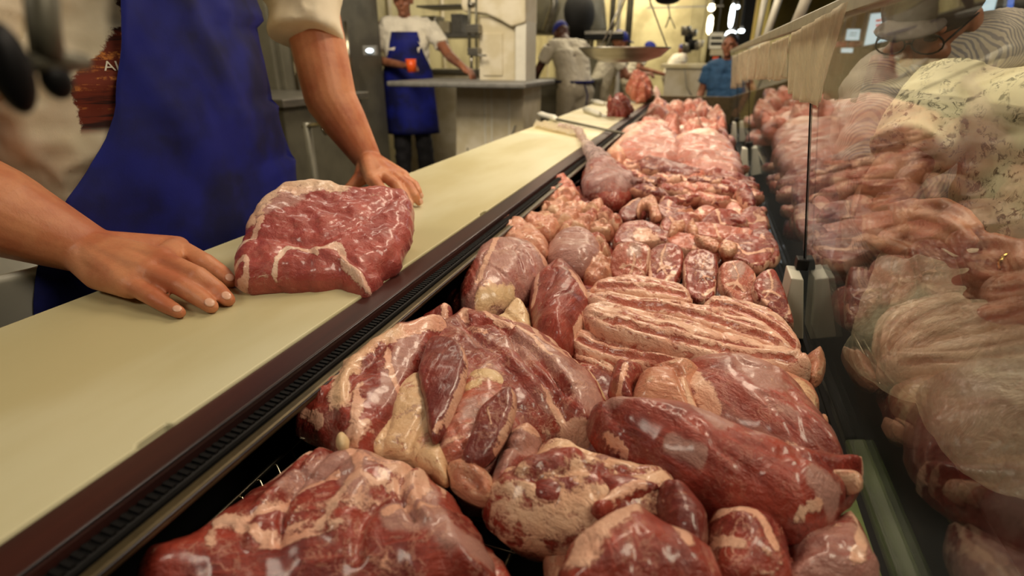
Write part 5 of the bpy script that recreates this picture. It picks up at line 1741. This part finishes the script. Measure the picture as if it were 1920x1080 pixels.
MB().box(px(876, 60)[0], px(900, 60)[0], YS - .03, YS + .04, px(880, 62)[2], px(880, 46)[2]).build('guide_block', M['steel'], bs, bevel=.003)
MB().box(px(878, 60)[0], px(898, 60)[0], YS - .03, YS + .04, px(880, 104)[2], px(880, 90)[2]).build('guide_block', M['steel'], bs, bevel=.003)
m = MB()
m.tube([px(884, 104), px(884, 128)], .012, 8)
m.build('blade_guide', M['steel'], bs, True)
MB().tube([px(884, 104) + (0, -.02, 0), px(914, 104) + (0, -.02, 0)], .007, 6).build('guide_lever', M['steel'], bs, True)
MB().lathe([(.001, -.012), (.03, -.01), (.03, .01), (.001, .012)], px(884, 8), 20).build('adjusting_knob', M['steel'], bs, True)
# table: a slab lying level, seen just under the horizon
zt = P(880, 150, y=YS)[2]
tl, trr = P(765, 150, y=YS - .1), P(1000, 156, y=YS - .25)
MB().box(tl[0], trr[0], YS - .42, YS + .35, zt - .035, zt - .0).build('table', M['greyplastic'], bs, bevel=.01)
pt = [(858, 165), (985, 165), (982, 300), (842, 300)]
a = [P(x, y, y=YS - .12) for x, y in pt]
m = MB()
x0, x1 = a[0][0], a[1][0]
m.add([(x0 - .05, YS - .15, 0), (x1, YS - .15, 0), (x1, YS + .3, 0), (x0 - .05, YS + .3, 0), (x0, YS - .15, zt - .036), (x1, YS - .15, zt - .036), (x1, YS + .3, zt - .036), (x0, YS + .3, zt - .036)],
      [(0, 3, 2, 1), (4, 5, 6, 7), (0, 1, 5, 4), (1, 2, 6, 5), (2, 3, 7, 6), (3, 0, 4, 7)])
m.build('base_cabinet', M['white'], bs, bevel=.01)
for k in (.42, .52, .78):
    xx = x0 + (x1 - x0) * k
    MB().box(xx, xx + .012, YS - .158, YS - .149, .05, zt - .05).build('cabinet_seam_strip', M['bracket'], bs, bevel=.002)
m = MB().tube([(x0 + .08, YS - .155, .62), (x0 + .085, YS - .165, .56)], .006, 6)
m.build('latch', M['steeldark'], bs, True)
m = MB()
m.tube([(x1 - .06, YS - .16, .8), (x1 - .1, YS - .17, .7), (x1 - .15, YS - .16, .62)], .005, 6)
m.build('hose', M['greyplastic'], bs, True)
hs = thing('coiled_hose', 'orange and yellow tangle of hose hanging right of the band saw head', 'hose', tuple(P(980, 20, y=4.5)))
M['yellow'] = plain('yellow_plastic', srgb(206, 170, 70), .5)
for i, (mt, dx) in enumerate((('red', -6), ('yellow', 4))):
    pth = [P(978 + dx + 7 * math.sin(k * .9 + i), -20 + k * 6, y=4.5) for k in range(14)]
    MB().tube(pth, .012, 8).build('hose_loop', M[mt], hs, True)

# bench, kettle and ducts behind the bending man
bn = thing('steel_bench', 'dark steel bench the bending man works at', 'bench', tuple(P(1040, 150, y=7)[:2]) + (0,))
boxpx(975, 1118, 148, 156, 6.75, .45, 'worktop', M['steeldark'], bn)
boxpx(982, 1114, 156, 220, 6.8, .38, 'body', M['steeldark'], bn, zmin=0)
hd = thing('extractor_hood', 'wide dull metal extractor hood with a black drum, above the bending man', 'hood', tuple(P(1060, 30, y=7.6)))
MB().ell(P(1078, 34, y=7.6), (.26, .26, .36), None, 28, 16).build('drum', M['blackwall'], hd, True)
c = P(1056, 20, y=7.8)
MB().lathe([(.56, -.28), (.58, -.22), (.5, .25), (.3, .6), (.16, .75), (.16, 1.4)], c + (0, .1, 0), 36).build('canopy', M['steeldark'], hd, True)
MB().tube([P(1032, -40, y=7.2), P(1040, 8, y=7.2), P(1022, 60, y=7.2)], .05, 12).build('duct', M['steel'], hd, True)
sh2 = thing('overhead_shelf', 'dark overhead shelf between the hood and the hanging scale', 'shelf', tuple(P(1130, 70, y=7.5)))
boxpx(1096, 1168, 58, 64, 7.3, .5, 'shelf_board', M['steel'], sh2)
boxpx(1096, 1168, 66, 74, 7.3, .4, 'shelf_board', M['blackwall'], sh2)
for i, (x, y) in enumerate(((1104, 80), (1128, 84), (1146, 82))):
    c = P(x, y, y=7.5)
    o = MB().lathe([(.001, -.07), (.06, -.07), (.07, .06), (.066, .07), (.001, .07)], c, 20).build('pot', M[('steel', 'white', 'steeldark')[i]], None, True)
    tag(o, ('steel pot', 'white pot', 'dark pot')[i] + ' on the back counter under the overhead shelf', 'pot', 'pots under the overhead shelf')
bk = thing('back_counter', 'steel back counter with pots behind the hanging scale', 'counter', tuple(P(1140, 120, y=8)[:2]) + (0,))
boxpx(1098, 1200, 92, 98, 9.9, .5, 'worktop', M['steel'], bk)
boxpx(1100, 1196, 98, 150, 9.95, .45, 'body', M['steeldark'], bk, zmin=0)
for i, (x, w_, mt, lb) in enumerate(((1146, 5, 'steel', 'left vertical steel pipe behind the hanging scale'), (1158, 4, 'bracket', 'middle vertical white pipe behind the hanging scale'), (1178, 6, 'steeldark', 'right vertical dull pipe behind the hanging scale'))):
    a = P(x, 60, y=8.6)
    o = MB().tube([(a[0], 8.6, 1.2), (a[0], 8.6, HC - .01)], w_ * .008, 10).build('ceiling_pipe', M[mt], None, True)
    tag(o, lb, 'pipe', 'vertical pipes behind the scale')

# hanging scale
sc = thing('hanging_scale', 'round steel scale pan hanging on thin rods over the counter', 'scale', tuple(P(1172, 95, y=2.9)))
c = P(1170, 92, y=2.9)
MB().lathe([(.001, -.062), (.10, -.06), (.18, -.035), (.218, .0), (.224, .002), (.224, .007), (.214, .006), (.175, -.026), (.10, -.05), (.001, -.052)], c, 48, caps=False).build('pan', M['steel'], sc, True)
tp = P(1196, -60, y=2.9)
for k in range(3):
    a = 2.2 + k * 2.094
    rim = c + (.205 * math.cos(a), .205 * math.sin(a), .004)
    MB().tube([rim, tp], .004, 6).build('rod', M['steel'], sc, True)
MB().ell(tp + (0, 0, .02), (.03, .03, .02)).build('hub', M['steeldark'], sc, True)
MB().tube([tp, (tp[0], tp[1], HC)], .006, 6).build('suspension_cable', M['steeldark'], sc, True)

# far end of the service side: white wall, pots, freezer
fw = st(MB().box(-3.0, -.1, 14.4, 14.5, 0, HC).build('wall_partition', M['walltile']))
fz = thing('chest_freezer', 'pale chest cabinet with a dangling cable at the far end of the case', 'freezer', tuple(P(1290, 170, y=5.4)[:2]) + (0,))
boxpx(1244, 1342, 128, 210, 6.4, .7, 'body', M['white'], fz, zmin=0)
boxpx(1238, 1346, 120, 128, 6.36, .8, 'lid', M['board2'], fz)
MB().tube([P(1284, 130, y=6.3), P(1288, 165, y=6.3), P(1300, 186, y=6.3), P(1312, 182, y=6.3), P(1318, 160, y=6.3), P(1308, 150, y=6.3)], .006, 6).build('cable', M['greyplastic'], fz, True)
rnd = random.Random(8)
M['lampwarm'] = emit('warm_lamp_glass', (1, .86, .56, 1), 9)
M['lampwhite'] = emit('white_lamp_glass', (.86, .95, 1, 1), 10)
ut = [(1286, 58, 9), (1291, 72, 8), (1298, 84, 10), (1304, 86, 8), (1288, 90, 9), (1312, 82, 7), (1300, 62, 7)]
un = ['highest on the left', 'second on the left', 'in the middle', 'lower middle', 'lowest left', 'right side', 'high right', 'lowest right', 'alone on the pale wall', 'beside the scale rods']
for (x, y, r_), nm in zip(ut, un):
    c = P(x, y, y=9.2)
    o = MB().lathe([(.001, -r_ * .008), (r_ * .007, -r_ * .007), (r_ * .0085, r_ * .006), (r_ * .008, r_ * .007), (.001, r_ * .005)], c, 16).build('utensil', M[rnd.choice(['steel', 'blackwall', 'white'])], None, True)
    tag(o, 'blurred hanging pan or tool, %s' % nm, 'utensil', 'pans and tools hanging at the far end')
rr = thing('utensil_rail', 'steel rail carrying hanging pans and tools', 'rail', (-.5, 9.26, 1.96))
MB().box(-1.0, .1, 9.25, 9.27, 1.95, 1.97).build('rail_bar', M['steel'], rr)
for x in (-.95, .05):
    MB().tube([(x, 9.26, 1.96), (x, 9.26, HC)], .008, 6).build('hanger', M['steel'], rr, True)
cm = thing('security_camera', 'black device on thin legs hanging above the pale wall', 'camera', tuple(P(1252, 2, y=6)))
MB().ell(P(1252, -2, y=6), (.12, .1, .05)).build('housing', M['black'], cm, True)
m = MB()
m.tube([P(1252, 4, y=6), P(1256, 30, y=6), P(1248, 52, y=6)], .008, 6)
m.tube([P(1256, 30, y=6), P(1266, 54, y=6)], .006, 6)
m.tube([P(1252, 0, y=6), P(1252, -160, y=6)], .01, 6)
m.build('bracket', M['steel'], cm, True)
# pillars, lamps, signs in the public hall
for i, (x0, x1, mt, Y, lb) in enumerate(((1290, 1318, 'walltile', 13, 'brownish pillar left of the bright lamps'), (1386, 1412, 'blackwall', 12, 'dark pillar right of the bright lamps'), (1412, 1436, 'yellowwall', 11, 'yellow pillar beside the dark one'))):
    a, b_ = P(x0, 60, y=Y), P(x1, 60, y=Y)
    o = MB().box(a[0], b_[0], Y, Y + .4, 0, HC).build('pillar', M[mt], None, bevel=.01)
    tag(o, lb, 'pillar')
for i, (x, y, rx, rz, mt, lb) in enumerate(((1334, 14, 6, 6, 'lampwarm', 'round warm lamp, topmost at the hall end'), (1331, 46, 5, 16, 'lampwarm', 'long warm lamp below the round one'), (1372, 30, 4, 20, 'lampwhite', 'long bluish lamp at the hall end'), (1370, 66, 9, 8, 'lampwhite', 'brightest white lamp cluster by the small customer'),
                                            (1390, 58, 5, 3, 'lampwhite', 'small white lamp right of the bright cluster'), (1376, 76, 7, 5, 'lampwhite', 'lowest white lamp under the bright cluster'), (1383, 13, 3, 3, 'lampwhite', 'small bluish lamp above the long bluish one'))):
    c = P(x, y, y=9.5)
    lp = thing('hall_lamp', lb, 'lamp', tuple(c), 'lamps at the far end of the hall')
    k = .0088
    MB().lathe([(.001, -rz * k), (rx * k * .8, -rz * k * .7), (rx * k, 0), (rx * k * .8, rz * k * .7), (.001, rz * k)], c, 16).build('bulb', M[mt], lp, True)
    MB().lathe([(rx * k * .5, 0), (rx * k * .5, .04)], c + (0, 0, rz * k * .9), 12).build('socket', M['greyplastic'], lp, True)
    MB().tube([c + (0, 0, rz * k), (c[0], c[1], HC)], .006, 6).build('cord', M['black'], lp, True)


def sign(name, label, quad, Y, face, lines, edge='greyplastic', depth=.05, linecol='greyplastic', cat='sign', n=3):
    s_ = thing(name, label, cat, tuple(P(quad[0][0], quad[0][1], y=Y)))
    w = [P(x, y, y=Y) for x, y in quad]
    back = [p + (0, depth, 0) for p in w]
    MB().add(w + back, [(0, 1, 2, 3), (7, 6, 5, 4), (0, 4, 5, 1), (1, 5, 6, 2), (2, 6, 7, 3), (3, 7, 4, 0)]).build('case', M[edge], s_, bevel=.004)
    cc = sum(w) / 4
    f = [cc + (p - cc) * .93 + (0, -.004, 0) for p in w]
    fb = [p + (0, .003, 0) for p in f]
    MB().add(f + fb, [(0, 1, 2, 3), (7, 6, 5, 4), (0, 4, 5, 1), (1, 5, 6, 2), (2, 6, 7, 3), (3, 7, 4, 0)]).build('face', face, s_)
    m = MB()
    for (u0, u1, v0, v1) in lines:
        q_ = []
        for u, v_ in ((u0, v0), (u1, v0), (u1, v1), (u0, v1)):
            q_.append((f[0] * (1 - u) + f[1] * u) * (1 - v_) + (f[3] * (1 - u) + f[2] * u) * v_ + (0, -.003, 0))
        m.add(q_ + [p + (0, .002, 0) for p in q_], [(0, 1, 2, 3), (7, 6, 5, 4), (0, 4, 5, 1), (1, 5, 6, 2), (2, 6, 7, 3), (3, 7, 4, 0)])
    if lines:
        m.build('blurred_print', M[linecol], s_)
    cz = cc[2]
    MB().tube([cc + (0, depth * .5, 0), (cc[0], Y + depth * .5, HC)], .008, 6).build('hanger', M['greyplastic'], s_, True)
    return s_


M['lit'] = emit('backlit_panel', (.72, .9, 1, 1), .95)
M['litblue'] = emit('backlit_blue_print', (.12, .25, .9, 1), .7)
M['litred'] = emit('backlit_red_print', (.8, .2, .14, 1), .6)
sign('menu_screen', 'bright bluish-white backlit board above the striped shoulder', [(1800, -40), (1882, -40), (1862, 36), (1786, 32)], 4.6, M['lit'], [(.25, .7, .35, .62)], linecol='litblue', cat='screen')
sign('menu_screen', 'white backlit board with red marks, left of the man\'s cap', [(1632, 24), (1672, 20), (1664, 78), (1618, 88)], 5.4, M['lit'], [(.3, .6, .2, .28), (.35, .7, .36, .44), (.3, .55, .55, .62)], linecol='litred', cat='screen')
sign('menu_screen', 'small white lit notice near the right edge of the largest plastic sheet', [(1588, 54), (1614, 54), (1611, 76), (1584, 76)], 6.2, M['lit'], [(.2, .8, .3, .38), (.2, .8, .55, .62)], cat='screen')
sign('menu_screen', 'narrow lit strip under the red shop fascia', [(1577, 90), (1600, 90), (1599, 99), (1576, 99)], 6.2, M['lit'], [], cat='screen')
sign('menu_screen', 'thin bluish screen at the top right corner', [(1893, -40), (1908, -40), (1898, 24), (1886, 26)], 4.4, M['litblue'], [], cat='screen')
sf_ = thing('shop_fascia', 'red shop fascia strip under the small lit notice', 'fascia', tuple(P(1590, 83, y=6.5)))
boxpx(1570, 1625, 78, 88, 6.5, .1, 'fascia_board', M['red'], sf_)
for x in (1578, 1615):
    a = P(x, 80, y=6.5)
    MB().tube([(a[0], 6.55, a[2]), (a[0], 6.55, HC)], .012, 6).build('hanger', M['greyplastic'], sf_, True)
hp = boxpx(1324, 1360, 93, 220, 8.65, .3, 'post', M['white'], None, zmin=0)
tag(hp, 'pale square post with two dark pictures at the hall end', 'post')
sign('paper_sign', 'white paper sign with two lines of print at the hall end', [(1330, 60), (1358, 60), (1358, 92), (1328, 92)], 8.8, M['bracket'], [(.1, .9, .25, .42), (.1, .9, .6, .8)], linecol='blackwall')
for i, (y0, y1) in enumerate(((104, 117), (122, 134))):
    o = boxpx(1330, 1353, y0, y1, 8.6, .03, 'picture', M['blackwall'], None)
    tag(o, ('upper', 'lower') [i] + ' dark framed picture on the pale post at the hall end', 'picture', 'framed pictures at the hall end')
    boxpx(1336, 1347, y0 + 2, y1 - 2, 8.59, .01, 'picture_face', M['orange'], o, 0).location = (0, 0, 0)
for i, (x, lb) in enumerate(((1418, 'farthest thin white post above the glass rail'), (1437, 'middle thin white post above the glass rail'), (1498, 'nearest thin white post above the glass rail'))):
    Y = (4.2, 3.2, 2.2)[i]
    a = P(x, (80, 68, 32)[i], y=Y)
    t_ = P((1428, 1458, 1528)[i], (30, 5, -40)[i], y=Y)
    o = MB().tube([a - (t_ - a) * .3, t_ + (t_ - a) * 1.0], .018, 8).build('post', M['bracket'], None, True)
    tag(o, lb, 'post', 'white posts above the glass rail')
for i, (x, y, Y) in enumerate(((1608, 8, 9), (1640, 14, 12), (1456, 84, 12), (1545, 30, 13))):
    c = P(x, y, y=Y)
    cl = thing('ceiling_lamp', 'bright ceiling lamp %s' % ['right of the nearest plastic sheet', 'left of the man\'s cap', 'glowing between the far plastic sheets', 'above the rail in the distance'][i], 'lamp', (c[0], c[1], HC), 'ceiling lamps of the hall')
    MB().box(c[0] - .35, c[0] + .35, c[1] - .1, c[1] + .1, HC - .06, HC - .0).build('housing', M['greyplastic'], cl, bevel=.01)
    MB().box(c[0] - .32, c[0] + .32, c[1] - .08, c[1] + .08, HC - .075, HC - .058).build('tube_light', M['lampwhite'], cl)

# ---------------------------------------------------------------- things on the far boards
stl = thing('sharpening_steel', 'sharpening steel with a cream handle lying across the board joint', 'sharpening steel', tuple(P(1090, 232, z=.965)))
h0, h1_, h2_, e_ = P(1010, 214, z=.968), P(1026, 218, z=.968), P(1044, 224, z=.966), P(1178, 252, z=.955)
MB().tube([h0, P(1016, 215, z=.968), h1_, P(1038, 221, z=.967), h2_], [.010, .016, .014, .016, .012], 14).build('handle', M['bracket'], stl, True)
MB().tube([h2_, e_], [.0075, .005], 10).build('rod', M['steeldark'], stl, True)
for i, (pts, lb) in enumerate((([(1096, 205), (1110, 209), (1124, 214), (1140, 219)], 'knife with a white handle pushed under the small lump of meat'), ([(1110, 190), (1120, 192), (1132, 194), (1140, 195)], 'farther knife with a white handle beside the small lump of meat'))):
    kn = thing('knife', lb, 'knife', tuple(P(*pts[1], z=.96)), 'knives on the far board')
    MB().tube([P(x, y, z=.966) for x, y in pts[:3]], [.014, .017, .013], 12).build('handle', M['bracket'], kn, True)
    a, b_ = P(*pts[2], z=.958), P(pts[3][0] + 14, pts[3][1] + 5, z=.957)
    MB().add([a + (0, -.02, 0), a + (0, .02, 0), b_, a + (0, -.02, .002), a + (0, .02, .002), b_ + (0, 0, .002)], [(0, 1, 2), (3, 5, 4), (0, 3, 4, 1), (1, 4, 5, 2), (2, 5, 3, 0)]).build('blade', M['steel'], kn)
cut('meat_lump', 'small lump of red meat on the far board, over the knife handle', [(1137, 205), (1145, 194), (1158, 184), (1176, 190), (1186, 202), (1178, 216), (1158, 222), (1142, 216)], .985, .045, 'beef', (20, 0), .007, .03, .002, Hb=.02, f=.1, marb=1, amp=1.3, fold=1.2, nsc=30, wob=.03,
    paint=[('r', 12, [(1150, 210), (1170, 205)])])
cut('rib_lump', 'large lump of ribs set on the far board before the man in white', [(1176, 172), (1182, 150), (1196, 142), (1212, 148), (1225, 164), (1222, 182), (1206, 191), (1184, 188)], 1.045, .08, 'pork', (50, 0), .009, .06, .004, Hb=.07, f=.3, marb=1, amp=1.0, fold=1.0, nsc=24, wob=.02)
cut('white_fat_piece', 'white piece of fat at the end of the far board', [(1222, 182), (1226, 168), (1236, 172), (1240, 186), (1232, 195)], .99, .04, 'far', (20, 0), .01, .03, Hb=.03, f=1)
# crumpled film lying on the board joint, tail of the meat bag
m = MB()
vs = []
nu, nv = 30, 10
A_, B_, C_, D_ = P(1000, 240, z=.951), P(1100, 262, z=.951), P(1092, 246, z=.953), P(1006, 228, z=.953)
for j in range(nv):
    for i in range(nu):
        u, v_ = i / (nu - 1), j / (nv - 1)
        p = (A_ * (1 - u) + B_ * u) * (1 - v_) + (D_ * (1 - u) + C_ * u) * v_
        vs.append(p + (0, 0, .004 + .022 * abs(float(fbm(np.array([u * 9]), np.array([v_ * 5]), 3)[0])) * 2))
m.add(vs, [(j * nu + i, j * nu + i + 1, (j + 1) * nu + i + 1, (j + 1) * nu + i) for j in range(nv - 1) for i in range(nu - 1)])
o = m.build('crumpled_film', M['sheet'], None, True)
sl = o.modifiers.new('thick', 'SOLIDIFY')
sl.thickness = .0008
tag(o, 'crumpled cream film lying across the board joint beside the meat bag', 'plastic film')

# blurred metal clamp close by at the top left, white tub behind the board
CX = -.21
cl = thing('hanging_clamp', 'dark blurred metal clamp hanging close by, over the butcher\'s T-shirt at top left', 'clamp', tuple(P(85, 80, x=CX)))
MB().tube([P(68, -140, x=CX), P(82, 50, x=CX), P(90, 112, x=CX)], .0048, 12).build('rod', M['steeldark'], cl, True)
MB().tube([P(48, 122, x=CX), P(110, 114, x=CX), P(162, 116, x=CX)], [.0026, .0042, .0028], 12).build('cross_bar', M['steeldark'], cl, True)
MB().ell(P(18, 128, x=CX), (.006, .006, .014)).build('knob', M['black'], cl, True)
MB().ell(P(106, 150, x=CX), (.004, .005, .0065)).build('jaw', M['black'], cl, True)
MB().tube([P(68, -140, x=CX), (P(68, -140, x=CX)[0], P(68, -140, x=CX)[1], HC)], .0015, 6).build('chain', M['steeldark'], cl, True)
tb = thing('white_tub', 'pale plastic tub with a black band behind the board at the left edge', 'tub', tuple(P(30, 540, x=-.95)))
c = P(20, 560, x=-.98)
MB().lathe([(.001, -.6), (.11, -.6), (.13, .06), (.135, .065), (.135, .075), (.125, .075), (.12, .0), (.001, -.02)], c, 32, caps=False).build('tub', M['bracket'], tb, True)
MB().lathe([(.121, -.3), (.127, -.3), (.131, -.12), (.125, -.12)], c, 32).build('band', M['black'], tb, True)
# lamp housings over the case
for i, (x, y, w_, l_) in enumerate(((-.02, 1.45, .3, .7), (-.1, 2.9, .4, .9), (-.1, 4.8, .4, 1.2))):
    lh_ = thing('counter_lamp', 'long lamp hanging over the %s of the display case' % ['near part', 'middle', 'far end'][i], 'lamp', (x, y, 2.33))
    MB().box(x - w_ / 2 - .03, x + w_ / 2 + .03, y - l_ / 2 - .03, y + l_ / 2 + .03, 2.32, 2.38).build('housing', M['bracket'], lh_, bevel=.01)
    MB().tube([(x, y, 2.38), (x, y, HC)], .008, 6).build('hanger', M['steeldark'], lh_, True)
